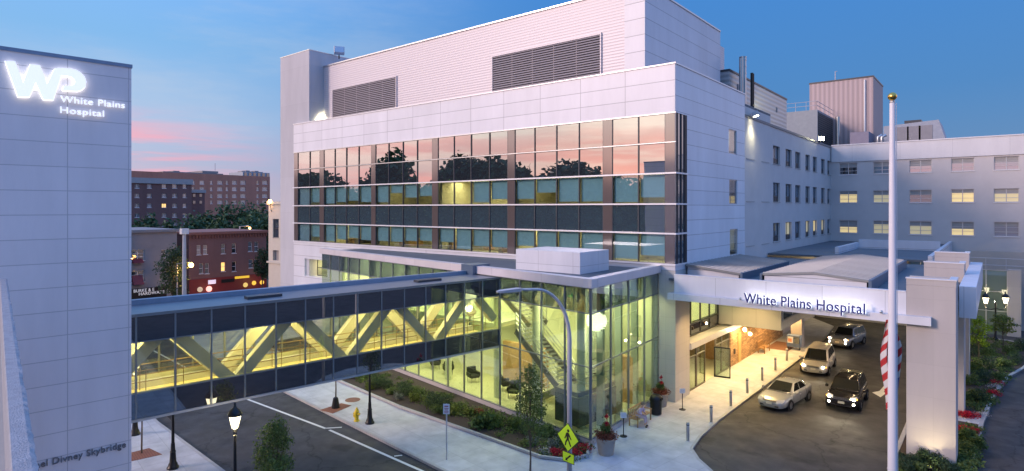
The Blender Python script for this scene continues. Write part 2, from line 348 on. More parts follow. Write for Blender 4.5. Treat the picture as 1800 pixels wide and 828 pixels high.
# ================================================================== SETTING: ground, road, pavements
mb = MB(); mb.quad((-900, -900, -.03), (900, -900, -.03), (900, 900, -.03), (-900, 900, -.03)); struct(mb.build('ground', m_ground))
def slab(name, poly, z0, z1, m): return struct(MB().prism(poly, z0, z1).build(name, m))
slab('road', [(-150, -2), (60, -2), (60, 110), (-19.5, 110), (-19.5, 36), (-150, 36)], -.02, 0, m_asphalt)
slab('cross_street', [(-79, -60), (-66, -60), (-66, 160), (-79, 160)], -.02, .004, m_asphalt)
def S_(x, y0=20.2, x0=-24): return y0 - (x-x0)*math.tan(radians(6.1))       # far kerb line of the street
nose = [(-12.6, 34.7), (-12.45, 31.6), (-12.15, 29.75), (-11.4, 28.75), (-10.4, 27.85), (-9.4, 26.6), (-8.9, 25), (-9.1, 23), (-10.2, 21), (-12, 19.6), (-15, 19.25)]
plaza = [(-64, S_(-64)), (-15, 19.25)] + nose[::-1][1:] + [(-12.55, 45), (-12.6, 62), (-13.3, 70), (-16.3, 74), (-16.3, 36), (-64, 36)]
slab('plaza_pavement', plaza, 0, .12, m_sidewalk)
kb = MB(); kl = [(-64, S_(-64)), (-40, S_(-40)), (-15, 19.25)] + nose[::-1][1:] + [(-12.55, 45), (-12.6, 62), (-13.3, 70)]
for a, b in zip(kl, kl[1:]):
    d = Vector((b[0]-a[0], b[1]-a[1], 0)).normalized(); n = Vector((d.y, -d.x, 0))
    kb.par(Vector((*a, -.01)) + n*.0 , Vector((b[0]-a[0], b[1]-a[1], 0)), -n*.16, (0, 0, .135))
struct(kb.build('kerb', m_kerb))
near = [(-64, 17.5), (-45, 14.8), (-37.7, 13.95), (-28.6, 13.35), (-20, 12.6), (-5, 11.1), (12, 9.4), (12, .6), (-64, .6)]
slab('near_pavement', near, 0, .12, m_sidewalk)
kb = MB()
for a, b in zip(near[:6], near[1:7]):
    kb.par((a[0], a[1], -.01), (b[0]-a[0], b[1]-a[1], 0), (0.02, -.16, 0), (0, 0, .135))
struct(kb.build('near_kerb', m_kerb))
# painted lines
pm = MB()
def line(a, b, w, z=.008):
    a, b = Vector((*a, z)), Vector((*b, z)); d = (b-a).normalized(); n = Vector((-d.y, d.x, 0))*w/2
    pm.quad(a-n, b-n, b+n, a+n)
line(G(427, 699)[:2], G(572.6, 753.5)[:2], .16); line(G(579, 756)[:2], (-12, 19.0), .16); line((-60, 21.0), G(427, 699)[:2], .16)
line(G(572, 753)[:2], G(601, 751.3)[:2], .14); line(G(693, 802)[:2], G(707, 800.5)[:2], .12)
struct(pm.build('road_marking', m_paint))
pm = MB(); ar = [G(1533, 690), G(1548, 698.5), G(1559, 690), G(1553, 689.6), G(1566, 676), G(1558, 674), G(1546, 687.3)]
pm.quad(*[(p[0], p[1], .008) for p in ar]); struct(pm.build('lane_arrow', m_paint))
# planting beds
bed = [(-52, 27.6), (-37.63, 25.35), (-28.73, 24.25), (-21.1, 23.95), (-17.5, 23.75), (-16.3, 24.25), (-15.7, 25.4), (-16.45, 26.70), (-52, 32.2)]
def bedkerb(name, pts, m=m_kerb, w=.14, h=.27):
    b = MB()
    for p, q in zip(pts, pts[1:]):
        d = Vector((q[0]-p[0], q[1]-p[1], 0)); n = Vector((-d.y, d.x, 0)).normalized()*w
        b.par((p[0], p[1], .0), d, n, (0, 0, h))
    return struct(b.build(name, m))
slab('planting_bed', bed, .10, .15, m_soil); bedkerb('bed_kerb', bed[:8])
isl = [(-4.05, 33.2), (-3.4, 32.0), (-1.6, 31.6), (-1.05, 33.0), (-.88, 35.85), (-.56, 44.1), (-.33, 47.4), (.1, 52.2), (.75, 57), (1.7, 60.8), (2.6, 66), (2.2, 72), (-2.3, 73.5), (-4.05, 70)]
slab('island_bed', isl, 0, .14, m_soil); bedkerb('island_kerb', isl + [isl[0]], m_kerb, .2, .18)
slab('island_path', [(-3.9, 43.3), (-.75, 43.3), (-.66, 44.6), (-3.9, 44.6)], .14, .165, m_sidewalk)

# ================================================================== MAIN HOSPITAL BUILDING
YF = 36.0; XS = -15.87; XW = -60.36
zr = [18.61, 16.73, 14.75, 12.77, 10.87, 8.92]
H1 = thing('hospital_building', 'white panelled hospital block with a broad mirror glass band and two dark roof louvres', 'building', (-38, 45, 0))
b = MB(); b.box(XW, XS-.012, YF, YF+.4, zr[0], 21.71); b.build('facade_band', m_white_f, H1)
b = MB(); b.box(XW-.05, XS+.05, YF-.06, YF+.5, 21.71, 21.80); b.box(XS-.45, XS+.05, YF+.5, 49.5, 21.71, 21.80); b.build('parapet_coping', m_cap, H1)
# side wall with three tall windows
def wall(mb, o, u, L, z0, z1, ops, n, depth=.3):
    """flat wall with real openings: o = corner, u = direction along, n = outward normal; openings (u0, u1, za, zb)"""
    o, u, n = Vector((o[0], o[1], 0)), Vector((u[0], u[1], 0)), Vector((n[0], n[1], 0))
    us = sorted({0, L} | {a for q in ops for a in q[:2]}); zs = sorted({z0, z1} | {a for q in ops for a in q[2:]})
    for i in range(len(us)-1):
        for j in range(len(zs)-1):
            cu, cz = (us[i]+us[i+1])/2, (zs[j]+zs[j+1])/2
            if any(q[0] < cu < q[1] and q[2] < cz < q[3] for q in ops): continue
            p = [o+u*us[i]+Vector((0, 0, zs[j])), o+u*us[i+1]+Vector((0, 0, zs[j])), o+u*us[i+1]+Vector((0, 0, zs[j+1])), o+u*us[i]+Vector((0, 0, zs[j+1]))]
            mb.quad(*p)
    for a, c, za, zb in ops:
        A, B2, C2, D = o+u*a+Vector((0, 0, za)), o+u*c+Vector((0, 0, za)), o+u*c+Vector((0, 0, zb)), o+u*a+Vector((0, 0, zb))
        for p, q in ((A, B2), (B2, C2), (C2, D), (D, A)): mb.quad(p, q, q-n*depth, p-n*depth)
    A = o-n*(depth+.05)      # back and ends give the wall its thickness
    mb.quad(A+Vector((0, 0, z1)), A+u*L+Vector((0, 0, z1)), o+u*L+Vector((0, 0, z1)), o+Vector((0, 0, z1)))
    for e in (0, L): mb.quad(o+u*e+Vector((0, 0, z0)), A+u*e+Vector((0, 0, z0)), A+u*e+Vector((0, 0, z1)), o+u*e+Vector((0, 0, z1)))
m_winblind = M('grey_venetian_blind', (.36, .35, .34), .8, var=.1, scale=12)
def window(parent, o, u, n, a, c, za, zb, style, pane, set_=.18, fm=None, sill=True):
    """a window = frame with its sill, pane as its own sub-part"""
    o, u, n = Vector((o[0], o[1], 0)), Vector((u[0], u[1], 0)), Vector((n[0], n[1], 0)); fm = fm or m_dkalu
    f = MB(); t = .06; Z = Vector((0, 0, 1)); q = o - n*set_
    def bx(a0, a1, z0, z1, d=.07, pr=0): f.par(q+u*a0+Z*z0+n*pr, u*(a1-a0), -n*d, Z*(z1-z0))
    bx(a, c, za, za+t); bx(a, c, zb-t, zb); bx(a, a+t, za+t, zb-t); bx(c-t, c, za+t, zb-t)
    w = c-a; hgt = zb-za
    if style == 'double':
        bx(a+w/2-.04, a+w/2+.04, za+t, zb-t)
        for s in (0, 1):
            x0, x1 = (a+t, a+w/2-.04) if s == 0 else (a+w/2+.04, c-t)
            bx(x0, x1, za+hgt*.30, za+hgt*.30+.05); bx(x0, x1, za+hgt*.62, za+hgt*.62+.035)
    if style == 'tall':
        bx(a+w/2-.03, a+w/2+.03, za+t, zb-t); bx(a+t, a+w/2-.03, za+hgt*.28, za+hgt*.28+.06); bx(a+w/2+.03, c-t, za+hgt*.28, za+hgt*.28+.06)
        bx(a+t, c-t, za+hgt*.15, za+hgt*.15+.03, .05)
        tall = True
    if style == 'sash': bx(a+t, c-t, za+hgt*.5-.03, za+hgt*.5+.03)
    wf = f.build('window', fm, parent)
    if sill: s = MB(); s.par(o+u*(a-.06)+Z*(za-.08)+n*.06, u*(w+.12), -n*(set_+.05), Z*.075); s.build('sill', m_cap if fm is not m_dkalu else m_concrete, wf)
    p = MB(); p.par(q-n*.035+u*(a+.02)+Z*(za+.02), u*(w-.04), -n*.012, Z*(hgt-.04)); p.build('pane', pane, wf)
    if style == 'double' and n.y < -.5 and za > 3:
        fr = .25 + .3*((int(a*7)+int(za*3)) % 5)/5; bb = MB(); bb.par(q-n*.025+u*(a+.05)+Z*(zb-.06-hgt*fr), u*(w-.1), -n*.006, Z*hgt*fr); bb.build('blind', m_winblind, wf)
    if style == 'tall': lp = MB(); lp.par(q-n*.02+u*(a+.05)+Z*(za+.05), u*(w-.1), -n*.012, Z*(hgt*.27-.05)); lp.build('lower_panel', m_dkalu, wf)
    return wf
sw = [(PX(1281, 226, XS)[1]-36, PX(1295, 272, XS)[1]-36, PX(1295, 272, XS)[2], PX(1281, 226, XS)[2]),
      (PX(1282, 315, XS)[1]-36, PX(1296, 359, XS)[1]-36, PX(1296, 359, XS)[2], PX(1282, 315, XS)[2]),
      (PX(1283, 403, XS)[1]-36, PX(1297, 447, XS)[1]-36, PX(1297, 447, XS)[2], PX(1283, 403, XS)[2])]
b = MB(); wall(b, (XS, 36.003), (0, 1), 13.497, zr[0], 21.71, [], (1, 0)); sidetop = b
wall(b, (XS, 37.8), (0, 1), 11.7, 8.3, zr[0], [(q[0]-1.8, q[1]-1.8, q[2], q[3]) for q in sw], (1, 0))
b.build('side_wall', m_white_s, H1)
m_shade = M('roller_shade', (.42, .40, .38), .8, var=.05); m_shadelit = E('lit_shade', (.62, .50, .28), .55)
pmat = glass('side_window_glass', (.6, .68, .75), refl=.16, edge=.5)
for q, back in zip(sw, (None, m_shade, m_shadelit)):
    w_ = window(H1, (XS, 36), (0, 1), (1, 0), *q, 'plain', pmat, .06, m_alu, sill=False)
    bb = MB(); bb.box(XS-.9, XS-.3, 36+q[0], 36+q[1], q[2], q[3])
    bb = MB(); bb.box(XS-.32, XS-.30, 36+q[0]+.02, 36+q[1]-.02, q[2]+(.02 if back is not m_shadelit else .35), q[3]-.02)
    bb.build('shade', back or m_room, w_)
    if back is None: MB().box(XS-.29, XS-.24, 36+q[0]+.25, 36+q[0]+.75, q[2]+.6, q[3]-.2).build('light_strip', E('light_strip', (1, .95, .7), 1.6), w_)
# curtain wall bays
def fx(p): return PY(p, 0, YF)[0]
pil = [(517.2, 523.5), (562.1, 569.3), (652.9, 660.1), (760, 769.7), (892.6, 904.7), (1060.4, 1075.9), (1169.5, 1187.4)]
bays = [[523.5, 544.7, 562.1], [569.3, 588.7, 609, 630.7, 652.9], [660.1, 683.3, 708.4, 733.5, 760], [769.7, 798.2, 828.2, 860.5, 892.6], [904.7, 939.9, 978.3, 1017.9, 1060.4], [1075.9, 1122.2, 1169.5]]
for p, q in pil:
    MB().box(fx(p), min(fx(q), XS-.02), YF-.02, YF+.25, zr[5], zr[0]).build('pilaster', m_pilaster, H1)
rnd = random.Random(5)
blinds = {(2, 0, 0): .92, (2, 0, 1): .84, (2, 1, 1): .85, (2, 1, 2): .78, (2, 1, 3): .86, (2, 2, 0): .88, (2, 2, 1): .42, (2, 2, 2): .66, (2, 2, 3): .6, (2, 3, 0): .0, (2, 3, 1): .0, (2, 4, 1): .55}
zn = 5
for bi, bx_ in enumerate(bays):
    xs = [fx(p) for p in bx_]
    for r in range(5):
        z1, z0 = zr[r], zr[r+1]
        f = MB(); cap = .045
        for k, x in enumerate(xs):
            if 0 < k < len(xs)-1: f.box(x-.03, x+.03, YF-.03, YF+.12, z0+.05, z1-.05)
        f.box(xs[0], xs[-1], YF-.0, YF+.10, z0+.0, z0+.055); f.box(xs[0], xs[-1], YF-.0, YF+.10, z1-.055, z1)
        f.box(xs[0], xs[0]+.04, YF-.01, YF+.12, z0+.05, z1-.05); f.box(xs[-1]-.04, xs[-1], YF-.01, YF+.12, z0+.05, z1-.05)
        w_ = f.build('window', m_dkalu, H1)
        g_ = MB()
        for a, c in zip(xs, xs[1:]):                 # every pane sits a hair out of true, so the mirror image breaks from pane to pane
            d1, d2 = rnd.uniform(-.007, .007), rnd.uniform(-.007, .007); g_.par((a+.02, YF+.04-d1/2, z0+.04), (c-a-.04, d1, 0), (0, d2, z1-z0-.08), (0, .012, 0))
        g_.build('pane', (m_topglass, m_spandrel2, m_visionglass, m_spandrel, m_visionglass)[r], w_)
        if r in (2, 4):
            for k in range(len(xs)-1):
                fr = blinds.get((r, bi, k))
                if fr is None: fr = rnd.choice([.97, .97, .93, .8, .88]) if r == 2 else rnd.choice([.95, .74, .78, .7, .82, .66])
                if fr < .05: continue
                MB().box(xs[k]+.07, xs[k+1]-.07, YF+.22, YF+.235, z1-.08-(z1-z0-.16)*fr, z1-.08).build('blind', m_blind, w_)
# rooms behind the vision glass
rm = MB()
for r in (0, 2, 4):
    z1, z0 = zr[r]+.35, zr[r+1]-.35
    rm.box(XW+.2, XS-.4, YF+5.5, YF+5.6, z0, z1); rm.box(XW+.2, XS-.4, YF+.5, YF+5.5, z0, z0+.1); rm.box(XW+.2, XS-.4, YF+.5, YF+5.5, z1-.1, z1)
    for p, q in pil[1:-1]: rm.box(fx(p), fx(q), YF+.5, YF+5.5, z0+.1, z1-.1)
rm.build('interior_rooms', m_room, H1)
sp = MB()
for r in (1, 3): sp.box(XW+.2, XS-.3, YF+.12, YF+.3, zr[r+1]+.05, zr[r]-.05)
sp.build('spandrel_backing', m_dkalu, H1)
def room_light(px0, px1, r, power, col=(1, .74, .32), y=YF+2.2):
    x0, x1 = fx(px0), fx(px1); z = zr[r]+.1
    MB().box(x0+.3, x1-.3, y, y+.5, z, z+.05).build('room_light_panel', E('room_light', col, 7), H1)
    lamp('room_light', 'AREA', ((x0+x1)/2, y+.25, z-.05), power, col, H1, x1-x0, 1.5, (0, 0, -1))
room_light(771, 828, 2, 260); room_light(609, 631, 2, 90); room_light(571, 609, 4, 120); room_light(771, 892, 4, 150); room_light(905, 1058, 4, 330); room_light(1078, 1166, 4, 110); room_light(1078, 1166, 2, 40)
room_light(662, 758, 2, 25); room_light(905, 1058, 2, 25); room_light(662, 758, 4, 40); room_light(526, 560, 4, 20); room_light(526, 560, 2, 20)
rb = random.Random(3)                                   # furniture seen low behind the lower panes
fm_ = MB()
for k in range(26):
    x = fx(rb.uniform(575, 1050)); fm_.box(x, x+rb.uniform(.3, .9), YF+rb.uniform(.7, 3), YF+rb.uniform(3.1, 3.6), 8.9, 8.9+rb.uniform(.35, .8))
fm_.build('furniture', m_wood, H1)
c = MB()
for z in (zr[2], zr[3], zr[4]): c.box(XW, XS+.12, YF-.14, YF+.03, z-.05, z+.05); c.box(XS+.0, XS+.12, YF+.03, 37.8, z-.05, z+.05)
c.box(XW, XS+.05, YF-.09, YF+.03, zr[5]-.1, zr[5]+.02); c.box(XS, XS+.05, YF+.03, 37.8, zr[5]-.1, zr[5]+.02)
c.build('white_sill_line', m_cap, H1)
c = MB(); c.box(XW, XS+.05, YF-.06, YF+.03, zr[1]-.03, zr[1]+.03); c.box(XW, XS+.06, YF-.07, YF+.03, zr[0]-.04, zr[0]+.03); c.build('transom', m_alu, H1)
# glazed corner on the side
c = MB()
for y in (36.35, 36.95, 37.5, 37.76): c.box(XS-.1, XS+.03, y-.04, y+.04, zr[5], zr[0])
f = c.build('corner_window', m_dkalu, H1); MB().box(XS-.05, XS-.035, 36.05, 37.8, zr[5], zr[0]).build('pane', m_spandrel, f)
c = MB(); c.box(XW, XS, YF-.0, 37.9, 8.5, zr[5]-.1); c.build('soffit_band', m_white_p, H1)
# lower wall behind the lobby, with the recessed window at its west end
b = MB(); o_ = (XW, YF+.02); q0, q1 = PY(535, 0, YF)[0]-XW, PY(575, 0, YF)[0]-XW
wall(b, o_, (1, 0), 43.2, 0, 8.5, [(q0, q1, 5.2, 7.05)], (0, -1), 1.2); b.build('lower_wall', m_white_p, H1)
w_ = window(H1, o_, (1, 0), (0, -1), q0+1.0, q1-.15, 5.2, 7.0, 'sash', m_bridgeglass, .9, m_dkalu, False)
MB().box(XW+q0, XW+q1, YF+3, YF+3.1, 5, 7.3).build('lit_room', m_warmroom, w_); lamp('room_lamp', 'AREA', (XW+(q0+q1)/2, YF+2, 7.1), 120, (1, .85, .4), H1, 2, 1, (0, 0, -1))
# pier under the glass corner
b = MB(); b.box(-17.0, XS, YF+.03, 38.3, 0, 8.5); b.build('stone_pier', m_stone, H1)
# roof storey
YP = 38.0; XP = -18.95
xa = PY(1098, 0, YP)[0]
b = MB(); b.box(-57.6, xa, YP, 58, 21.2, 28.05); b.build('ribbed_roof_storey', m_siding, H1)
b = MB(); b.box(xa, XP, YP-.04, YP+14.5, 21.2, 28.05); b.build('panelled_roof_end', m_white_p, H1)
b = MB(); b.box(-57.6, XP+.06, YP-.1, YP+.1, 28.05, 28.17); b.box(XP-.2, XP+.06, YP+.1, YP+14.5, 28.05, 28.17); b.build('roof_coping', m_alu, H1)
MB().box(XW+.3, XS-.4, YF+.5, 58, 21.0, 21.2).build('roof', m_flatroof, H1)
MB().box(XW+.3, XS-.4, 49.5, 58, 0, 21.0).build('rear_block', m_wing, H1)
def louvre(x0, x1, zt_l, zt_r, zb):
    a, c = PY(x0, 0, YP)[0], PY(x1, 0, YP)[0]; zt = (PY(x0, zt_l, YP)[2]+PY(x1, zt_r, YP)[2])/2
    f = MB(); f.box(a-.1, c+.1, YP-.12, YP-.002, zt, zt+.12); f.box(a-.1, a, YP-.12, YP-.002, zb, zt); f.box(c, c+.1, YP-.12, YP-.002, zb, zt)
    lv = f.build('louvre', m_siding, H1)
    s = MB(); z = zb
    while z < zt-.1:
        s.par((a, YP-.11, z), (c-a, 0, 0), (0, .05, .10), (0, .012, -.006)); z += .185
    nb = round((c-a)/2.1)
    for k in range(1, nb): s.box(a+(c-a)*k/nb-.03, a+(c-a)*k/nb+.03, YP-.06, YP-.045, zb, zt)
    s.build('slats', M('louvre_slat', (.34, .30, .31), .5, .1, var=.04), lv)
    MB().box(a, c, YP-.035, YP-.015, zb, zt).build('backing', M('louvre_backing', (.09, .085, .09), .8), lv)
louvre(867, 1056, 99.5, 62, 21.4); louvre(586, 697, 158, 137, 21.4)
# concrete stair tower at the west end
b = MB(); b.box(PY(493, 0, 36.2)[0], -57.6, 36.2, 43, 0, 29.6); b.build('stair_tower', panel('tower_stone', (.52, .51, .53), (1, 1), 60, 4, 0, 0, ms=.012, dark=.85, rough=.8, dirt=.1), H1)
MB().box(PY(493, 0, 36.2)[0]-.03, -57.57, 36.17, 43.03, 29.6, 29.68).build('tower_coping', m_alu, H1)

# floodlights
def floodlight(loc, aim, label, on=True, s=1.0, watts=60, col=(1, .9, .55)):
    t = thing('floodlight', label, 'floodlight', loc); l = Vector(loc); d = Vector(aim).normalized()
    b = MB(); side = d.cross(Vector((0, 0, 1))).normalized(); up = side.cross(d)
    b.par(l - side*.4*s - up*.28*s + Vector((0, 0, .55*s)), side*.8*s, up*.56*s, d*.42*s)
    b.build('housing', m_black if on is None else m_galvpole, t, bevel=.03)
    b = MB(); b.par(l - side*.34*s - up*.23*s + Vector((0, 0, .55*s)) + d*.425*s, side*.68*s, up*.46*s, d*.012)
    b.build('lens', m_flood if on else m_alu, t)
    MB().tube([l, l+Vector((0, 0, .55*s))], .05*s).build('bracket', m_black, t)
    if on: lamp('flood', 'SPOT', l+Vector((0, 0, .55*s))+d*.5*s, watts*10, col, t, .15, direc=d, spot_size=2.2, spot_blend=.6)
    return t
tw = PY(592, 100, 40.2)
floodlight((PY(596, 96, 39.5)[0], 39.5, 29.15), (.8, -.5, .25), 'boxy floodlight tilted up on the edge of the stair tower roof', False, 1.4)
floodlight((-56.6, 37.2, 21.3), (-.8, .35, .1), 'lit floodlight washing the foot of the stair tower beside the small louvre', True, .9, 110)

# ================================================================== OLDER WINGS
XG = -16.3; YB = 84.0
H2 = thing('hospital_wing', 'older grey masonry wing with three rows of narrow windows running back from the white block', 'building', (XG-5, 66, 0))
b = MB(); ops = []
wx = [(1311.5, 1325), (1338.5, 1351), (1359, 1371), (1381, 1391.5), (1398, 1407), (1416, 1423.5), (1429, 1436), (1443.5, 1450), (1454.5, 1461)]
rows = [(PX(1338, 249, XG)[2], PX(1338, 283, XG)[2]), (PX(1338, 318, XG)[2], PX(1338, 354, XG)[2]), (PX(1339, 393.5, XG)[2], PX(1339, 428.5, XG)[2])]
rows = [(18.55, 16.35), (14.75, 12.95), (11.15, 9.35)] if False else rows
for a, c in wx:
    for zt, zb in rows: ops.append((PX(a, 0, XG)[1]-49.5, PX(c, 0, XG)[1]-49.5, zb, zt))
wall(b, (XG, 49.5), (0, 1), YB-49.5, 0, 20.1, ops, (1, 0), .3); b.build('wall', m_wing, H2)
m_bluepane = glass('blue_grey_window', None, refl=.2, edge=.55, base=(.12, .165, .21))
litw = {(0, 2): m_lit, (1, 2): m_lit, (3, 2): m_litdim, (6, 2): m_lit, (5, 2): m_litdim, (0, 0): m_litdim, (7, 2): m_litdim}
for i, op in enumerate(ops):
    w_ = window(H2, (XG, 49.5), (0, 1), (1, 0), *op, 'tall', litw.get((i//3, i % 3), m_bluepane if i % 4 else glass('pale_window_%d' % i, None, refl=.3, edge=.6, base=(.12, .15, .17))))
MB().box(XG-11, XG-.35, 49.6, YB+8, 20.0, 20.1).build('roof', m_flatroof, H2)
b = MB(); b.box(XG-.3, XG+.08, 49.5, YB-.1, 20.1, 20.32); b.build('coping', M('dark_coping', (.18, .18, .19), .6), H2)
H3 = thing('rear_wing', 'long grey rear wing with wide double windows and a pale top band facing the courtyard', 'building', (5, YB+6, 0))
b = MB(); ops = []
wr = [(1475.5, 1507), (1535, 1566), (1598.5, 1638), (1672, 1712.5), (1747, 1791.5)]; LW = 40
def bz(x, y): return PY(x, y, YB)[2]
rz = [(bz(1600, 282), bz(1600, 303.5)), (bz(1600, 334), bz(1600, 356)), (bz(1600, 388.5), bz(1600, 412)), (bz(1600, 443), bz(1600, 466))]
for i, (a, c) in enumerate(wr + [(1822, 1866)]):
    for j, (zt, zb) in enumerate(rz):
        if j == 3 and i < 2: continue
        if j == 0 and i == 0: zb_ = bz(1490, 307.5)
        ops.append((i, j, (PY(a, 0, YB)[0]-XG, PY(c, 0, YB)[0]-XG, zb, zt)))
ZB1 = bz(1462, 285.5); ZB2 = bz(1462, 257)
wall(b, (XG, YB), (1, 0), LW, 0, ZB1, [o[2] for o in ops], (0, -1), .3); b.build('wall', m_wing, H3)
m_blindwin = glass('blinds_window', None, refl=.28, edge=.5, base=(.38, .34, .36)); m_teal = glass('teal_window', None, refl=.2, edge=.5, base=(.10, .17, .20)); m_warmblind = glass('warm_window', None, refl=.2, edge=.5, base=(.42, .30, .2))
kind = {(0, 0): m_blackglass, (1, 0): m_teal, (2, 0): m_blindwin, (3, 0): m_blindwin, (4, 0): m_blindwin, (0, 1): m_lit, (1, 1): m_litdim, (2, 1): m_teal, (3, 1): m_lit, (4, 1): m_litdim,
        (0, 2): m_lit, (1, 2): m_litdim, (2, 2): m_litdim, (3, 2): m_lit, (4, 2): m_blindwin}
for i, j, op in ops: window(H3, (XG, YB), (1, 0), (0, -1), *op, 'double', kind.get((i, j), m_teal), .16, m_alu)
b = MB(); b.box(XG+.1, XG+LW, YB-.12, YB+.4, ZB1, ZB2); b.build('top_band', m_wingband, H3)
b = MB(); b.box(XG+.1, XG+LW, YB-.2, YB+.5, ZB2, ZB2+.12); b.build('coping', m_cap, H3)
MB().box(XG-11, XG+LW, YB+.5, YB+26, ZB2-.4, ZB2-.3).build('roof', m_flatroof, H3)
MB().box(XG-11, XG+LW, YB+.6, YB+26, 0, ZB2-.4).build('rear_mass', m_wing, H3)

# roof plant on the wings
def plant(name, label, cat, loc=(0, 0, 0)): return thing(name, label, cat, loc)
t = plant('roof_penthouse', 'galvanized ribbed plant room behind the white block, lit by a floodlight', 'plant room', (-20, 60, 20.1))
b = MB(); b.box(-25, -18.5, 53.5, 72.2, 20.1, 24.75); b.build('ribbed_wall', m_galv, t)
b = MB(); b.box(-25.05, -18.44, 53.44, 72.26, 24.75, 24.92); b.build('coping', m_dkalu, t)
b = MB(); b.box(-18.5, -18.42, 62.0, 63.0, 20.5, 22.3); b.build('door', m_dkalu, t)
b = MB(); b.box(-18.5, -18.44, 55.6, 57.4, 22.2, 23.9); b.build('vent_grille', m_louv := M('vent_grey', (.2, .22, .26), .6), t)
b = MB(); b.box(-18.5, -18.44, 68.0, 68.4, 22.9, 23.4); b.build('vent_hood', m_louv, t)
fl = PX(1312, 135, -17.4)
t = plant('flue', 'twin shiny steel flue pipes with a black lower mast rising above the wing roof', 'chimney', (-17.4, fl[1], 20.1))
zt = PX(1312, 98, -17.4)[2]; zm = PX(1312, 132, -17.4)[2]
b = MB(); b.tube([(-17.8, fl[1]+.3, 20.1), (-17.8, fl[1]+.3, zt)], .30, 12); b.lathe([(.33, 0), (.33, .08)], (-17.8, fl[1]+.3, zt-.06), 12)
for z in (zm+.2, zm+.8, zm+1.4): b.lathe([(.33, 0), (.33, .07)], (-17.8, fl[1]+.3, z), 12)
b.tube([(-17.75, fl[1]-.35, 20.1), (-17.75, fl[1]-.35, zt-.25)], .17, 10); b.build('steel_pipe', m_steel, t, smooth=True, auto=True)
b = MB(); b.tube([(-16.75, fl[1]-.55, 19.0), (-16.75, fl[1]-.55, zm)], .13, 8); b.tube([(-16.75, fl[1]-.15, 19.0), (-16.75, fl[1]-.15, zm)], .08, 8); b.build('black_mast', m_black, t, smooth=True, auto=True)
f1 = PX(1324, 200, -16.0)
floodlight((-15.9, f1[1], f1[2]-.35), (.35, .1, -1), 'lit floodlight beside the black flue mast at the wing parapet', True, .9, 55, (1, .92, .55))
lamp('flood_wash', 'SPOT', (-15.5, f1[1]+.6, f1[2]-.5), 160, (1, .92, .5), None, .1, direc=(-.45, .0, -1), spot_size=.7, spot_blend=.8)
lamp('flood_wash_back', 'SPOT', (-16.2, 58.5, 21.0), 900, (1, .95, .5), None, .3, direc=(-.6, 1.0, .18), spot_size=1.4, spot_blend=.9)
f2 = PX(1444, 244, -15.9)
floodlight((-16.1, f2[1], 20.15), (.7, -.75, -.1), 'bright floodlight at the corner where the two wings meet', True, .9, 60, (1, .95, .6))
t = plant('cooling_unit', 'grey roof unit with a dark louvred side and a handrail round its top', 'cooling tower', (-20, 88, 20))
cy = 86; cx1 = PY(1437, 0, cy)[0]; cx0 = PY(1380, 0, cy)[0]; ct = PY(1437, 192.5, cy)[2]; ce = PX(1470, 0, cx1)[1]
b = MB(); b.box(cx0, cx1, cy, ce, ZB2-.3, ct); b.build('casing', M('unit_grey', (.28, .31, .34), .6, .2), t)
b = MB(); z = ZB2+.6
while z < ct-.2: b.par((cx1+.02, cy+.2, z), (0, ce-cy-.4, 0), (.12, 0, -.14), (.012, 0, .012)); z += .28
b.build('louvre_side', M('dark_louvre', (.06, .07, .08), .6), t)
b = MB(); pts = [(cx0, cy+.1), (cx1-.1, cy+.1), (cx1-.1, ce-.2)]
for h in (.6, 1.15):
    for p, q in zip(pts, pts[1:]): b.tube([(*p, ct+h), (*q, ct+h)], .035, 6)
for p, q in zip(pts, pts[1:]):
    for k in range(4): x = [p[i]+(q[i]-p[i])*k/3 for i in (0, 1)]; b.tube([(*x, ct), (*x, ct+1.15)], .03, 6)
b.build('handrail', m_galvpole, t)
t = plant('lift_tower', 'tall pinkish sheet metal roof tower behind the cooling unit', 'roof tower', (-17, 98, 20))
ty = 95; a, c = PY(1423, 0, ty)[0], PY(1535, 0, ty)[0]; tz = PY(1535, 135, ty)[2]; te = PX(1552, 0, c)[1]
b = MB(); b.box(a, c, ty, te, ZB2-.3, tz); b.build('cladding', ribbed('pink_sheet', (.50, .40, .40), .6, 'x', .6, .1, .3), t)
b = MB(); b.box(a-.06, c+.06, ty-.06, te+.06, tz, tz+.2); b.build('coping', m_dkalu, t)
b = MB(); b.tube([(c-1.0, ty-.15, ZB2), (c-1.0, ty-.15, tz-.3)], .12, 8); b.build('downpipe', m_cap, t)
b = MB(); b.tube([(PY(1467, 0, ty)[0], ty+.5, tz+.2), (PY(1467, 0, ty)[0], ty+.5, tz+1.5), (PY(1470, 0, ty)[0], ty+.5, tz+1.5)], .06, 6); b.build('vent_pipe', m_galvpole, t)
t = plant('low_roof_unit', 'low mauve air handling box at the foot of the pink roof tower', 'air handler', (-16, 90, 20))
ly = 89; a, c = PY(1494, 0, ly)[0], PY(1527, 0, ly)[0]; b = MB(); b.box(a, c, ly, ly+5, ZB2-.3, PY(1510, 232, ly)[2]); b.build('casing', M('mauve_metal', (.25, .23, .30), .6, .2), t)
for px in (1541, 1548): b = MB(); x = PY(px, 0, ly)[0]; zz = PY(px, 240, ly)[2]; b.tube([(x, ly+1, ZB2-.3), (x, ly+1, zz), (x+.5, ly+1, zz+.25)], .2, 8); b.build('duct', m_alu, t, smooth=True)
fx0 = PY(1470, 0, ly)[0]; b = MB(); b.tube([(fx0, ly+1, ZB2), (fx0, ly+1, PY(1470, 204, ly)[2])], .28, 10); b.build('steel_stack', m_steel, t, smooth=True, auto=True)
t = plant('roof_louvre_house', 'wide roof plant house with grey panels and a slanted end on the rear wing', 'plant room', (-7, 93, 20))
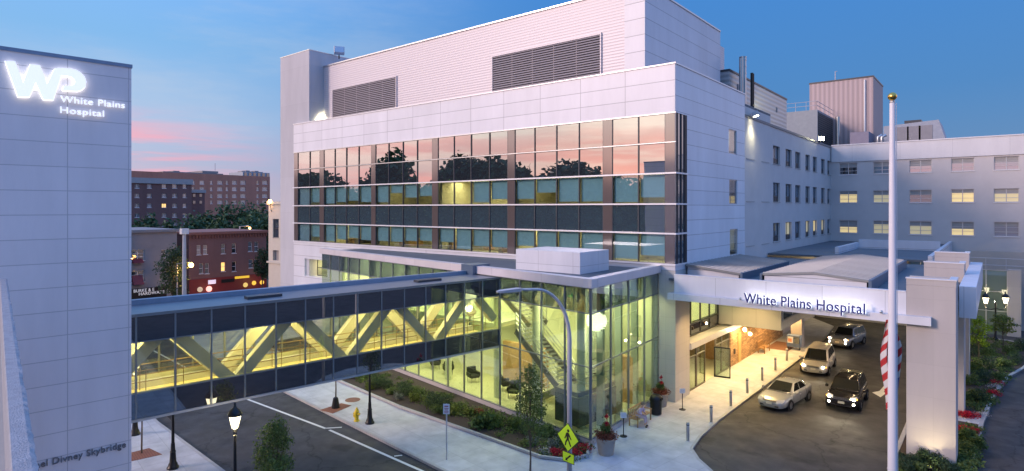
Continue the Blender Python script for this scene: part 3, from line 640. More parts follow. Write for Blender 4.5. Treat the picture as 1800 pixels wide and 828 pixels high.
hy = 92; a, c, e = PY(1553, 0, hy)[0], PY(1650, 0, hy)[0], PY(1667, 0, hy)[0]; hz = PY(1600, 214, hy)[2]
b = MB(); pr = [(a, ZB2-.3), (e, ZB2-.3), (c, hz), (a, hz-.35)]
b.add([(p[0], hy, p[1]) for p in pr] + [(p[0], hy+7, p[1]) for p in pr], [(0, 1, 2, 3), (7, 6, 5, 4), (0, 4, 5, 1), (1, 5, 6, 2), (2, 6, 7, 3), (3, 7, 4, 0)]); b.build('casing', M('plant_blue_grey', (.33, .36, .42), .55, .2), t)
b = MB()
for k in range(3): x0 = PY(1574+k*20.5, 0, hy)[0]; b.box(x0, x0+1.45, hy-.06, hy+.02, ZB2, hz-.6)
b.build('grey_panel', M('panel_grey', (.27, .26, .28), .6), t)
b = MB(); b.box(PY(1588, 0, hy)[0], PY(1618, 0, hy)[0], hy+1, hy+3, hz-.05, hz+.3); b.build('roof_fan', m_dkalu, t)

# ================================================================== GLASS LOBBY
LC = Vector((-16.45, 26.75, 0)); LZ0, LZ1, LZR = .40, 8.35, 8.82; NB = 18; BW = 1.79
LE = Vector((-17.03, 35.98, 0)); RD = (LE-LC).normalized(); RL = (LE-LC).length
H4 = thing('glass_lobby', 'two storey glass lobby glowing yellow inside, on the corner of street and driveway', 'building', (-26, 32, 0))
LL = LC + SV*NB*BW; ZU = Vector((0, 0, 1)); RN = Vector((RD.y, -RD.x, 0)); FN = Vector((-sin(A_), -cos(A_), 0))
b = MB(); b.par(LC+SV*NB*BW+FN*.08, -SV*(NB*BW)+RN*.08, -FN*.3, ZU*LZ0); b.par(LC+RN*.08, RD*RL, -RN*.3, ZU*(LZ0-.05)); b.build('base_wall', m_pillar, H4)
m_fascia = panel('fascia_panel', (.62, .57, .58), (1, 1), 3.6, 3, 0, 7, ms=.012, dark=.7)
b = MB(); b.par(LC+SV*NB*BW+FN*.25+ZU*LZ1, -SV*(NB*BW)+RN*.25, -FN*.55, ZU*(LZR-LZ1)); b.par(LC+RN*.25+FN*.2+ZU*LZ1, RD*(RL+.2), -RN*.55, ZU*(LZR-LZ1-.003)); b.build('fascia', m_fascia, H4)
poly = [LL, LC, LE, Vector((LL.x, 36.0, 0))]
MB().prism([p[:2] for p in (LL-FN*.3, LC-FN*.3-RN*.3, LE-RN*.3, Vector((LL.x, 35.98, 0)))], LZ1+.02, LZ1+.2).build('roof', m_flatroof, H4)
MB().prism([p[:2] for p in (LL-FN*.32, LC-FN*.32-RN*.32, LE-RN*.32, Vector((LL.x, 35.95, 0)))], 8.2, LZ1+.01).build('ceiling', m_ceil, H4)
MB().prism([p[:2] for p in (LL-FN*.2, LC-FN*.2-RN*.2, LE-RN*.2, Vector((LL.x, 35.95, 0)))], .02, LZ0-.12).build('floor', m_lobbyfloor, H4)
TR = (4.15, 6.95)
def curtain(P, d, n, nb, bw, skip=()):
    for k in range(nb):
        a = P + d*(k*bw); f = MB()
        f.par(a-d*.035-n*.02+ZU*LZ0, d*.07, n*.10, ZU*(LZ1-LZ0))
        for z in (LZ0, TR[0], TR[1], LZ1-.07): f.par(a+d*.035-n*.01+ZU*z, d*(bw-.07), n*.07, ZU*.06)
        for z in TR: f.par(a-d*.14+ZU*(z+.01)-n*.09, d*.28, n*.06, ZU*.05)
        w_ = f.build('window', m_midalu, H4)
        MB().par(a+d*.01+ZU*LZ0+n*.0, d*(bw-.02), n*.015, ZU*(TR[1]-LZ0)).build('pane', m_lobbyglass, w_); MB().par(a+d*.01+ZU*(TR[1]+.01)+n*.0, d*(bw-.02), n*.015, ZU*(LZ1-TR[1]-.01)).build('upper_pane', m_lobbytop, w_)
curtain(LC, SV, -FN*-1, NB, BW); curtain(LC, RD, RN, 4, RL/4)
# glass fins / columns inside and the back wall
for k in (1, 3, 5, 8, 11, 14, 17):
    p = LC + SV*(k*BW) - FN*1.3; b = MB(); b.tube([(p.x, p.y, .3), (p.x, p.y, 8.2)], .24, 16); b.build('column', m_ceil, H4, smooth=True, auto=True)
for k in (1, 2, 3):
    p = LC + RD*(k*RL/4) - RN*.45; b = MB(); b.par(p-RN*.4+ZU*.3, RN*.4, RD*.22, ZU*7.9); b.build('column', M('fin_grey_green', (.30, .36, .34), .5), H4)
b = MB(); b.box(-50, -17.3, 35.6, 35.9, .2, 8.2); b.build('back_wall', m_warmroom, H4)
b = MB(); b.box(-47, -27, 31.6, 35.6, 4.15, 4.45); b.build('mezzanine', m_ceil, H4)
b = MB(); b.box(-27.5, -23.6, 32.8, 33.1, .3, 3.0); b.build('wood_wall', m_wood, H4)
b = MB(); b.box(-20.2, -19.4, 31.2, 35.6, .3, 8.2); b.build('shaft_wall', M('pale_wall', (.72, .74, .62), .7), H4)
b = MB(); b.box(-18.9, -17.6, 33.6, 34.0, .3, 3.2); b.build('wood_screen', m_wood, H4)
for k, (x, y) in enumerate([(-19, 29.5), (-23.5, 31), (-28, 31), (-32.5, 32), (-37, 32.6), (-42, 33.4), (-46.5, 34), (-19, 33.4)]):
    MB().box(x-.9, x+.9, y-.35, y+.35, 8.14, 8.195).build('ceiling_light', m_panelight, H4)
    lamp('lobby_light', 'AREA', (x, y, 8.1), 430, (1, .92, .52), H4, 2.2, 1.5, (0, 0, -1))
for x, y in ((-31, 32.6), (-37, 33.2), (-43, 33.8), (-25.5, 32.3)): lamp('lobby_lower_light', 'AREA', (x, y, 4.1), 120, (1, .88, .42), H4, 3, 1.5, (0, 0, -1))
bx0 = PY(942, 0, 33.2); b = MB(); b.box(-24.2, -19.3, 30.2, 33.6, LZ1+.2, LZ1+1.5); b.build('roof_box', panel('roof_box_panel', (.70, .70, .74), (1, 1), 2.6, 9, 0, 0, ms=.012), H4)
# staircase
t = thing('staircase', 'dark steel staircase with open treads behind the lobby glass', 'staircase', (-20, 29, .3))
def flight(p, q, w, n):
    p, q = Vector(p), Vector(q); d = q-p; h = Vector((d.x, d.y, 0)).normalized(); s = Vector((-h.y, h.x, 0))
    st = MB()
    for e in (-w/2, w/2): st.bar(p+s*e, q+s*e, .09, .42)
    st.build('stringer', M('stair_steel', (.20, .18, .17), .45, .2), t)
    tr = MB()
    for k in range(n):
        c_ = p + d*((k+.5)/n); tr.par(c_ - s*(w/2-.06) - h*.14 + ZU*.12, s*(w-.12), h*.28, ZU*.05)
    tr.build('treads', m_steel, t)
    hr = MB()
    for e in (-w/2, w/2):
        for hh in (.55, .8, 1.1): hr.tube([p+s*e+ZU*hh, q+s*e+ZU*hh], .028, 6)
        for k in range(5): c_ = p+s*e + d*(k/4); hr.tube([c_, c_+ZU*1.1], .02, 6)
    hr.build('handrail', m_steel, t)
flight((-23.0, 29.6, 4.9), (-19.4, 28.9, 2.3), 1.5, 14); flight((-19.0, 30.7, 2.3), (-22.6, 31.3, .35), 1.5, 11); flight((-23.2, 31.3, 4.9), (-26.6, 31.9, 7.0), 1.5, 11)
b = MB(); b.par((-19.5, 27.9, 2.1), (1.7, -.26, 0), (.4, 3.4, 0), (0, 0, .25)); b.build('landing', M('landing_steel', (.11, .105, .10), .5, .2), t)
b = MB()
for hh in (.5, .8, 1.1): b.tube([(-19.4, 28.0, 2.3+hh), (-17.7, 27.75, 2.3+hh), (-17.35, 31.0, 2.3+hh)], .028, 6)
b.build('landing_rail', m_steel, t)
b = MB(); b.par((-19.5, 27.88, .5), (1.7, -.26, 0), (.0, .1, 0), (0, 0, 1.55)); b.par((-17.7, 27.6, .5), (.4, 3.4, 0), (-.1, 0, 0), (0, 0, 1.55)); b.build('dark_screen', M('smoked_screen', (.07, .08, .08), .2), t)
# pendant globe
gl = Vector(PD(1049, 563, 33.6)); pz = 6.19
t = thing('pendant_lamp', 'glowing white globe pendant lamp hanging behind the lobby corner', 'pendant lamp', (gl.x, gl.y, pz))
b = MB()
for k in range(9):
    z = -.5+k*.125; r = sqrt(max(.02, .58**2 - z*z)); b.lathe([(r*.90, z-.03), (r*1.02, z-.06), (r*1.02, z-.045), (r*.9, z+.05)], (gl.x, gl.y, pz), 18)
b.ball((gl.x, gl.y, pz), .5, 18); b.build('shade', E('globe_glow', (1, .96, .78), 1.9), t, smooth=True, auto=True)
b = MB(); b.tube([(gl.x, gl.y, pz+.5), (gl.x, gl.y, 8.2)], .015, 6); b.build('cord', m_black, t)
lamp('globe_light', 'POINT', (gl.x, gl.y, pz-.75), 160, (1, .93, .66), t, .3)
# lobby furniture
ch = None
for k, (x, y, a) in enumerate([(-24.2, 30.0, .4), (-25.6, 30.9, 2.5), (-28.6, 30.9, 1.2), (-31.4, 31.2, 4), (-33.2, 31.6, .9), (-22.2, 29.4, 3)]):
    lab = 'dark upholstered lounge chair seen through the lower lobby glass'
    if ch is None:
        ch = thing('lounge_chair', lab, 'chair', (x, y, .28), 'lounge chairs in the lobby'); o3 = Vector((x, y, .28)); mm = M('charcoal_fabric', (.03, .03, .033), .9)
        MB().box(x-.35, x+.35, y-.35, y+.35, .6, .8).build('seat', mm, ch, bevel=.05); MB().box(x-.35, x+.35, y+.25, y+.42, .8, 1.3).build('backrest', mm, ch, bevel=.05)
        for s in (-1, 1):
            MB().box(x+s*.35-.06, x+s*.35+.06, y-.3, y+.35, .7, .98).build('armrest', mm, ch, bevel=.03)
            for s2 in (-1, 1): MB().tube([(x+s*.3, y+s2*.3, .28), (x+s*.3, y+s2*.3, .62)], .025, 6).build('leg', m_steel, ch)
        ch.rotation_euler[2] = a
    else: dup(ch, (x, y, .28), a, lab)
def exit_sign(p, d, label):
    t = thing('exit_sign', label, 'exit sign', p); p = Vector(p); d = Vector(d)
    MB().par(p-d*.22, d*.44, Vector((-d.y, d.x, 0))*.05, ZU*.24).build('housing', m_black, t)
    text('lettering', 'EXIT', .17, E('exit_green', (.05, 1, .25), 2.5), t, p-d*.18+Vector((d.y, -d.x, 0))*.012+ZU*.05, d, .36, .004)
def text(name, s, size, m, parent, o, u, width=None, ext=.02, shift=0):
    cu = bpy.data.curves.new(name, 'FONT'); cu.body = s; cu.size = size; cu.extrude = ext; cu.space_character = 1.06; cu.offset = shift
    ob = bpy.data.objects.new(name, cu); C.objects.link(ob); bpy.context.view_layer.update()
    me = bpy.data.meshes.new_from_object(ob.evaluated_get(bpy.context.evaluated_depsgraph_get())); bpy.data.objects.remove(ob)
    xs = [v.co.x for v in me.vertices]; k = width/(max(xs)-min(xs)) if width else 1; x0 = min(xs)
    u = Vector(u).normalized(); n = u.cross(ZU); o = Vector(o); off = Vector((0, 0, 0)); p = parent
    while p is not None: off += p.location; p = p.parent
    for v in me.vertices: v.co = o + u*((v.co.x-x0)*k) + ZU*v.co.y + n*(v.co.z) - off
    me.materials.clear(); me.materials.append(m); r = bpy.data.objects.new(name, me); C.objects.link(r); r.parent = parent; return r
e_ = LC + SV*3.2 - FN*2.0
exit_sign((e_.x, e_.y, 7.25), -SV, 'green lit exit sign high behind the lobby glass')
# ================================================================== SKYBRIDGE
def PLn(x, y, P, d):
    """sight line through (x, y) meets the vertical plane through P along d"""
    r = ray(x, y); t = (-P[0]*d[1] + P[1]*d[0]) / (-r[0]*d[1] + r[1]*d[0]); return Vector((r[0]*t, r[1]*t, HC + r[2]*t))
Q = PLn(878, 600, LC, SV); Q.z = 0
T0 = PD(231, 366, 23); T0 = Vector((T0[0], T0[1], 0)); TA = radians(7); TB = Vector((sin(TA), cos(TA), 0)); TN = Vector((cos(TA), -sin(TA), 0))
H5 = thing('skybridge', 'dark glass skybridge with yellow lit interior and white diagonal trusses crossing the street', 'skybridge', (-26, 18, 4.1))
ZB0, ZC0, ZC1, ZT = 4.12, 5.12, 7.16, 8.2; LBR = 20.6; BWI = 2.9
mpx = [239, 308, 371.5, 430.5, 485, 536.5, 585.7, 628, 670.5, 710.4, 748, 783, 815.8, 847.8, 876]
us = [LBR] + [(PLn(p, 0, Q, BV).xy - Q.xy).length for p in mpx[:-1]] + [0.03]
def bp_(u, off=0, z=0): return Q - BV*u - NV*off + ZU*z
for side, off, nn_ in ((0, 0, NV), (1, BWI, -NV)):
    for a, c in zip(us, us[1:]):
        f = MB(); pa, pc = bp_(a, off), bp_(c, off); d = (pc-pa).normalized(); L = (pc-pa).length
        f.par(pc-d*.035-nn_*.06+ZU*ZB0, d*.07, nn_*.10, ZU*(ZT-ZB0))
        for z in (ZC0, ZC1): f.par(pa+ZU*(z-.02)-nn_*.02, d*(L-.03), nn_*.05, ZU*.045)
        w_ = f.build('window', m_midalu, H5)
        p = MB(); p.par(pa+ZU*ZC0, d*(L-.02), nn_*.015, ZU*(ZC1-ZC0)); p.build('pane', m_bridgeglass, w_)
        MB().par(pa+ZU*ZB0, d*(L-.02), nn_*.012, ZU*(ZC0-ZB0)).build('spandrel', m_bridgedark, w_); MB().par(pa+ZU*ZC1, d*(L-.02), nn_*.012, ZU*(ZT-ZC1)).build('spandrel', m_bridgedark, w_)
b = MB(); b.par(bp_(LBR, -.03, ZB0-.12), BV*LBR, -NV*(BWI+.06), ZU*.10); b.build('bottom_edge', m_kerb, H5)
b = MB(); b.par(bp_(LBR, .05, ZB0+.0), BV*(LBR-.06), -NV*(BWI-.1), ZU*.35); b.build('deck_underside', m_dkalu, H5)
b = MB(); b.par(bp_(LBR, .1, 4.5), BV*(LBR-.1), -NV*(BWI-.2), ZU*.2); b.build('floor', M('bridge_floor', (.60, .52, .30), .5, var=.06), H5)
b = MB(); b.par(bp_(LBR, .1, 7.75), BV*(LBR-.1), -NV*(BWI-.2), ZU*.1); b.build('ceiling', m_warmroom, H5)
b = MB(); b.par(bp_(LBR, -.04, ZT), BV*(LBR), -NV*(BWI+.08), ZU*.08); b.build('roof', m_metalroof, H5)
b = MB(); b.par(bp_(LBR, -.08, ZT-.02), BV*(LBR), -NV*.10, ZU*.12); b.build('roof_edge', m_midalu, H5)
b = MB(); b.par(bp_(LBR, BWI-.25, ZT+.08), BV*LBR, -NV*.35, ZU*.22); b.build('roof_kerb', M('blue_grey_metal', (.22, .30, .40), .4, .3), H5)
for u in (5.2, 14.5): b = MB(); b.par(bp_(u, 1.0, ZT+.08), BV*1.6, -NV*.5, ZU*.12); b.build('roof_vent', m_dkalu, H5)
b = MB(); b.par(bp_(.5, 2.0, ZT), BV*1.4, -NV*1.2, ZU*.7); b.build('roof_joint_box', m_blueedge, H5)
for off in (.10, BWI-.12): MB().par(bp_(LBR-.1, off, 4.7), BV*(LBR-.3), -NV*.03, ZU*.46).build('kick_panel', m_warmroom, H5)
# trusses: zigzag diagonals along both sides
m_truss = M('truss_paint', (.50, .50, .47), .5, var=.03)
P4 = 5.55
for off, ph in ((.42, .55), (BWI-.45, .55)):
    for k in range(8):
        u0, u1 = -.75+2.67*k + (off > 1)*.0, -.75+2.67*(k+1); z0, z1 = (4.75, 7.6) if k % 2 == 0 else (7.6, 4.75)
        if u0 < .15: z0 += (z1-z0)*(.15-u0)/2.67; u0 = .15
        if u1 > LBR-.1: z1 = z0 + (z1-z0)*(LBR-.1-u0)/2.67; u1 = LBR-.1
        MB().bar(bp_(u0, off, z0), bp_(u1, off, z1), .50, .36, up=NV).build('truss_diagonal', m_truss, H5)
    MB().par(bp_(LBR, off-.13, 7.42), BV*(LBR-.2), -NV*.26, ZU*.32).build('truss_chord', m_truss, H5)
    MB().par(bp_(LBR, off-.13, 4.7), BV*(LBR-.2), -NV*.26, ZU*.30).build('truss_chord', m_truss, H5)
for off in (.85, BWI-.85):
    b = MB()
    for z in (5.35, 5.8): b.tube([bp_(LBR, off, z), bp_(.2, off, z)], .022, 6)
    k = .4
    while k < LBR: b.tube([bp_(k, off, 4.7), bp_(k, off, 5.8)], .018, 6); k += 1.4
    b.build('handrail', M('rail_bronze', (.22, .15, .07), .4, .4), H5)
for k in range(7):
    u = 1.6 + k*2.9; p = bp_(u, BWI/2, 7.72)
    MB().par(p-BV*.9-NV*.12-ZU*.03, BV*1.8, NV*.24, ZU*.03).build('ceiling_light', E('bridge_light', (1, .85, .36), 5), H5)
    lamp('bridge_lamp', 'AREA', (p.x, p.y, 7.66), 175, (1, .82, .30), H5, 1.8, .9, (0, 0, -1))

# ================================================================== GARAGE TOWER WITH THE LIT LOGO
H6 = thing('garage_stair_tower', 'tall panelled stair tower with the lit hospital logo at its top', 'tower', (T0.x-3, T0.y-3.5, 0))
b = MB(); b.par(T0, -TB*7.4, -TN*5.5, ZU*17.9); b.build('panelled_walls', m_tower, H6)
b = MB(); b.par(T0+TB*.03+TN*.04+ZU*17.9, -TB*7.5, -TN*5.58, ZU*.13); b.build('coping', M('tower_coping_blue', (.22, .28, .38), .4, .3), H6)
def tp(x, y, off=0): return PLn(x, y, T0, TB) + TN*off
lg = thing('logo_sign', 'large white backlit WP logo near the top of the stair tower', 'logo sign', tp(75, 145))
wp = [(38, 178), (118, 180), (182, 352), (238, 206), (318, 212), (376, 362), (430, 250), (444, 238), (465, 234), (560, 238), (610, 250), (650, 274), (678, 308), (690, 345), (682, 386), (655, 412), (618, 422), (500, 414), (508, 380), (570, 376), (592, 366), (601, 346), (592, 322), (570, 306), (540, 299), (490, 296), (425, 492), (345, 488), (284, 352), (234, 468), (142, 466)]
def extr(poly, o0, o1):
    b = MB(); n = len(poly); A = [tp(x/4.6, 70+y/4.6, o0) for x, y in poly]; B_ = [tp(x/4.6, 70+y/4.6, o1) for x, y in poly]
    b.add([*A, *B_], [tuple(range(n)), tuple(range(2*n-1, n-1, -1))] + [(i, (i+1) % n, n+(i+1) % n, n+i) for i in range(n)]); return b
extr(wp, .14, .20).build('face', E('logo_face', (.78, .80, .86), .86), lg)
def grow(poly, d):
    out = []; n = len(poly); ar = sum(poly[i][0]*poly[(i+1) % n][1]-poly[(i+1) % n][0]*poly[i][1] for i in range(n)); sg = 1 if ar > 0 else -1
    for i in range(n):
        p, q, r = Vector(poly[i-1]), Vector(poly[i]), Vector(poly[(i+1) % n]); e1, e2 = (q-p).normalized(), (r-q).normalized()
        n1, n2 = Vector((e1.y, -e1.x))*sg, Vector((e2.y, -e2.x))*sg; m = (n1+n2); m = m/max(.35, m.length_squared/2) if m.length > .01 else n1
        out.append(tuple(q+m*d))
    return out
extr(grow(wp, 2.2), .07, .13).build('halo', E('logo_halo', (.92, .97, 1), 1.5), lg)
t = thing('hospital_name_sign', 'small white hospital name under the lit logo on the stair tower', 'sign', tp(110, 190))
m_wletter = M('white_letter', (.82, .83, .86), .4, var=0, emit=(.93, .96, 1), es=.8)
text('lettering', 'White Plains', .335, m_wletter, t, tp(105.4, 179.6, .09), TB, (tp(218.5, 190)-tp(105.4, 179.6)).xy.length, .03)
text('lettering', 'Hospital', .335, m_wletter, t, tp(105.4, 198.9, .09), TB, (tp(182, 206)-tp(105.4, 199)).xy.length, .03)
t = thing('skybridge_name_sign', 'grey skybridge lettering low on the stair tower wall', 'sign', tp(140, 800))
wd = (tp(221, 780)-tp(66, 812)).xy.length/.80
p = tp(221, 785.5, .03) - TB*wd
text('lettering', 'Michael Divney Skybridge', .335, M('grey_letter', (.20, .18, .18), .4, .3), t, p, TB, wd, .025)

# ================================================================== GARAGE the camera looks out of
H7 = thing('parking_garage', 'concrete parking garage edge with a rough topped parapet in the lower left corner', 'parking garage', (-8, -10, 0))
ZP = 10.3
pf0, pf1 = Vector(G(67, 828, ZP)), Vector(G(30, 600, ZP)); pd_ = (pf1-pf0).normalized(); pn0 = Vector(G(22, 828, ZP)); wdt = abs((pn0-pf0).dot(Vector((-pd_.y, pd_.x, 0))))
pn_ = Vector((-pd_.y, pd_.x, 0));  pn_ = pn_ if pn_.y < 0 else -pn_
b = MB(); nseg = 220; rr = random.Random(2); Lp = 30.; s0 = -12.
top = []
for k in range(nseg+1):
    p = pf0 + pd_*(s0 + Lp*k/nseg); j = rr.uniform(-.004, .010); top.append((p - pn_*j*1.2 - ZU*rr.uniform(0, .02), p + pn_*.035 + ZU*rr.uniform(.0, .008), p + pn_*wdt, p+pn_*(wdt+.012)-ZU*.03))
kk = []
for i, r_ in enumerate(top):
    lo = r_[0] - ZU*.6; hi = r_[3] - ZU*1.2
    kk += [lo, *r_, hi]
fs = []
for i in range(nseg):
    for j in range(5): fs.append((i*6+j, i*6+j+1, (i+1)*6+j+1, (i+1)*6+j))
    fs.append((i*6+5, i*6, (i+1)*6, (i+1)*6+5))
fs += [tuple(range(6)), tuple(nseg*6+5-j for j in range(6))]
b.add(kk, fs); b.build('parapet', M('rough_concrete', (.34, .34, .36), .9, var=.25, scale=9, bump=.9, bscale=55), H7)
a0, a1 = pf0 + pd_*s0 + pn_*.04, pf0 + pd_*(s0+Lp) + pn_*.04
b = MB(); b.par(a0 - ZU*1.5, a1-a0, pn_*38, ZU*.3); b.build('deck', m_concrete, H7)
b = MB()
for z in (5.6, 2.4): b.par(Vector((a0.x, a0.y, z)), a1-a0, pn_*.25, ZU*1.3); b.par(Vector((a0.x, a0.y, z))+pn_*.3, a1-a0, pn_*37, ZU*.3)
b.par(Vector((a0.x, a0.y, 8.0)), a1-a0, pn_*.2, ZU*.8)
b.par(Vector((a0.x, a0.y, 0)), a1-a0, pn_*.25, ZU*.7)
for k in range(5): b.par(Vector((a0.x, a0.y, 0))+(a1-a0)*(k/4.05)+pn_*.3, pd_*.5, pn_*.6, ZU*8.8)
b.build('front_wall', m_concrete, H7)

# ================================================================== ENTRANCE CANOPY
H8 = thing('entrance_canopy', 'white entrance canopy on stone pillars spanning the driveway', 'canopy', (-8, 46, 0))
YC = 35.5
b = MB(); b.box(-15.72, -3.5, YC, YC+.25, 7.2, 8.3); b.build('fascia', m_lip, H8)
b = MB(); b.box(-15.98, -2.46, YC-.42, YC-.004, 6.80, 7.2); b.build('lip', m_lip, H8)
b = MB(); b.box(-15.72, -3.52, YC-.02, YC+.3, 8.3, 8.36); b.build('fascia_coping', m_cap, H8)
m_soff = M('soffit_panel', (.58, .52, .42), .7, var=.05)
b = MB(); b.box(-15.8, -1.6, YC+.25, 57, 6.86, 7.0); b.build('soffit', m_soff, H8)
b = MB(); b.box(-16.2, -1.7, YC+.26, 83.8 if False else 57, 7.9, 8.05); b.build('flat_roof', m_flatroof, H8)
b = MB(); b.box(-16.2, -4.2, 57, 83.9, 8.25, 8.4); b.build('rear_roof', m_flatroof, H8)
b = MB(); b.box(-4.2, -3.9, 57, 83.9, 6.9, 8.75); b.box(-11, -4.2, 70, 70.4, 8.4, 9.3); b.box(-11.3, -11, 60, 70.4, 8.4, 9.0); b.build('roof_parapet', m_white_p, H8)
def lean(name, x0, x1, y0, y1, zl, zr_, th=.12):
    b = MB(); b.add([(x0, y0, zl), (x1, y0, zr_), (x1, y1, zr_), (x0, y1, zl), (x0, y0, zl+th), (x1, y0, zr_+th), (x1, y1, zr_+th), (x0, y1, zl+th)], [(0, 3, 2, 1), (4, 5, 6, 7), (0, 1, 5, 4), (1, 2, 6, 5), (2, 3, 7, 6), (3, 0, 4, 7)]); return b
m_seam = ribbed('seam_roof', (.34, .35, .34), .55, 'y', .5, .3, 1.0, .5)
lean('r', XS+.02, -12.3, 37.5, 48, 8.72, 8.36).build('sloping_roof', m_seam, H8)
b = MB(); b.add([(XS+.1, 37.7, 8.05), (-12.45, 37.7, 8.05), (-12.45, 37.7, 8.37), (XS+.1, 37.7, 8.71), (XS+.1, 37.9, 8.05), (-12.45, 37.9, 8.05), (-12.45, 37.9, 8.37), (XS+.1, 37.9, 8.71)], [(0, 1, 2, 3), (7, 6, 5, 4), (0, 4, 5, 1), (1, 5, 6, 2), (2, 6, 7, 3), (3, 7, 4, 0)]); b.build('gable_wall', m_white_p, H8)
b = MB(); b.box(-12.3, -12.15, 37.45, 48.05, 8.05, 8.5); b.build('roof_edge_trim', m_blueedge, H8)
sm_ = MB()
for k in range(17): y = 37.6+k*.64; sm_.par((XS+.05, y, 8.72+.125), (-12.3-XS-.05, 0, -.36), (0, .04, 0), (0, 0, .05))
for k in range(25):
    y = 37.2+k*.65; sm_.par((-10.85, y, 8.625), (2.78, 0, .26), (0, .04, 0), (0, 0, .05)); sm_.par((-8.07, y, 8.885), (2.72, 0, -.26), (0, .04, 0), (0, 0, .05))
sm_.build('roof_seams', m_alu, H8)
lean('r', -10.85, -8.07, 37, 53, 8.50, 8.76).build('sloping_roof', m_seam, H8); lean('r', -8.07, -5.35, 37, 53, 8.76, 8.50).build('sloping_roof', m_seam, H8)
b = MB(); v = [(-10.75, 8.05), (-5.45, 8.05), (-5.45, 8.5), (-8.07, 8.75), (-10.75, 8.5)]
b.add([(p, 37.1, z) for p, z in v] + [(p, 37.25, z) for p, z in v], [(0, 1, 2, 3, 4), (9, 8, 7, 6, 5)] + [(i, (i+1) % 5, 5+(i+1) % 5, 5+i) for i in range(5)]); b.build('gable_wall', m_white_p, H8)
b = MB(); b.box(-5.35, -5.2, 36.95, 53.05, 8.05, 8.62); b.box(-10.97, -10.85, 36.95, 53.05, 8.05, 8.62); b.build('roof_edge_trim', m_blueedge, H8)
for k, (y0, z1) in enumerate(((35.5, 9.0), (44.8, 9.15), (53.0, 9.3))):
    p = MB().box(-3.5, -1.5, y0, y0+1.7, 0, z1-.3).build('pillar', m_pillar, H8, bevel=.02)
    b = MB(); b.box(-3.5, -1.5, y0, y0+.25, z1-.3, z1); b.box(-3.5, -1.5, y0+1.45, y0+1.7, z1-.3, z1); b.box(-1.75, -1.5, y0+.25, y0+1.45, z1-.3, z1); b.build('pillar_parapet', m_pillar, p)
    b = MB(); b.box(-3.53, -1.47, y0-.03, y0+.28, z1, z1+.06); b.box(-1.78, -1.47, y0+.28, y0+1.73, z1, z1+.06); b.build('pillar_coping', m_cap, p)
b = MB(); b.box(-1.5, -.8, 38.2, 56, 6.9, 8.5); b.build('side_beam', m_lip, H8)
MB().box(-14.3, -13.4, 57.2, 58.1, .12, 6.86).build('rear_column', m_pillar, H8); MB().box(-3.4, -2.6, 57.2, 58, .0, 6.86).build('rear_column', m_pillar, H8)
m_navy = M('navy_letter', (.035, .04, .20), .35, var=0)
t = thing('canopy_sign', 'navy blue hospital name letters with white backlight along the canopy front', 'sign', (-8.2, YC, 7.2))
def fasc(x, y): return PY(x, y, YC)
o0 = fasc(1314, 530)[0]; o1 = fasc(1524.5, 550)[0]
text('lettering', 'White Plains Hospital', .80, m_navy, t, (o0, YC-.62, 7.10), (1, 0, 0), o1-o0, .05, .004)
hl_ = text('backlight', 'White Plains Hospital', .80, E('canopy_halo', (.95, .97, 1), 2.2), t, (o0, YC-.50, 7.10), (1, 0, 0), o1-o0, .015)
b = MB(); b.box(o0-.15, o1+.15, YC-.47, YC-.43, 7.01, 7.13); b.build('mounting_rail', m_lip, t)
lamp('sign_wash', 'AREA', ((o0+o1)/2, YC-.40, 7.26), 9, (.95, .97, 1), t, o1-o0, .12, (0, .5, .9))
for k, x in enumerate((-11.45, -4.5)): MB().ball((x, YC-.55, 7.30), .09, 8).build('floodlet', m_alu, t)
# soffit downlights
for x in (-10.5, -7.5, -4.8):
    for y in (37.6, 41.5, 46, 50.5, 55):
        if x < -10 and y > 45: continue
        MB().lathe([(.14, 6.83), (.16, 6.855)], (x, y, 0), 12).build('downlight', m_soffit, H8)
        lamp('downlight_lamp', 'SPOT', (x, y, 6.8), 270, (1, .70, .38), H8, .12, direc=(0, 0, -1), spot_size=2.5, spot_blend=.7)
for y in (37.5, 40.5, 43.5): lamp('walk_lamp', 'SPOT', (-13.8, y, 6.8), 1050, (1, .64, .25), H8, .15, direc=(0, 0, -1), spot_size=2.2, spot_blend=.7); MB().lathe([(.14, 6.83), (.16, 6.855)], (-13.8, y, 0), 12).build('downlight', m_soffit, H8)
# first floor box over the walk
H9 = thing('entrance_pavilion', 'warm lit entrance with glass doors, a stone wall and a white first floor box above', 'entrance', (-16, 48, 0))
b = MB(); b.box(-16.6, -12.06, 45.6, 56.5, 3.66, 6.85); b.build('overhanging_box', panel('box_panel', (.62, .60, .56), (1, 1), 1.75, 1.35, .3, 3.66, ms=.015, dark=.7), H9)
f = MB()
for y in (45.9, 48.5, 51.1, 53.7, 56.3): f.box(-12.06, -11.98, y-.05, y+.05, 4.4, 6.6)
f.box(-12.06, -11.98, 45.9, 56.3, 4.3, 4.4); f.box(-12.06, -11.98, 45.9, 56.3, 6.6, 6.7)
w_ = f.build('window', m_alu, H9); MB().box(-12.05, -12.03, 45.95, 56.25, 4.4, 6.6).build('pane', m_spandrel, w_)
f = MB(); y0, y1 = 38.45, 45.5
for k in range(5): y = y0+(y1-y0)*k/4; f.box(-16.66, -16.55, y-.04, y+.04, 3.6, 6.85)
f.box(-16.66, -16.55, y0, y1, 4.35, 4.45); f.box(-16.66, -16.55, y0, y1, 3.55, 3.65)
w_ = f.build('window', m_dkalu, H9)
MB().box(-16.62, -16.60, y0, y1, 4.45, 6.85).build('pane', m_lobbyglass, w_); MB().box(-16.62, -16.60, y0, y1, 3.65, 4.35).build('spandrel', m_bridgedark, w_)
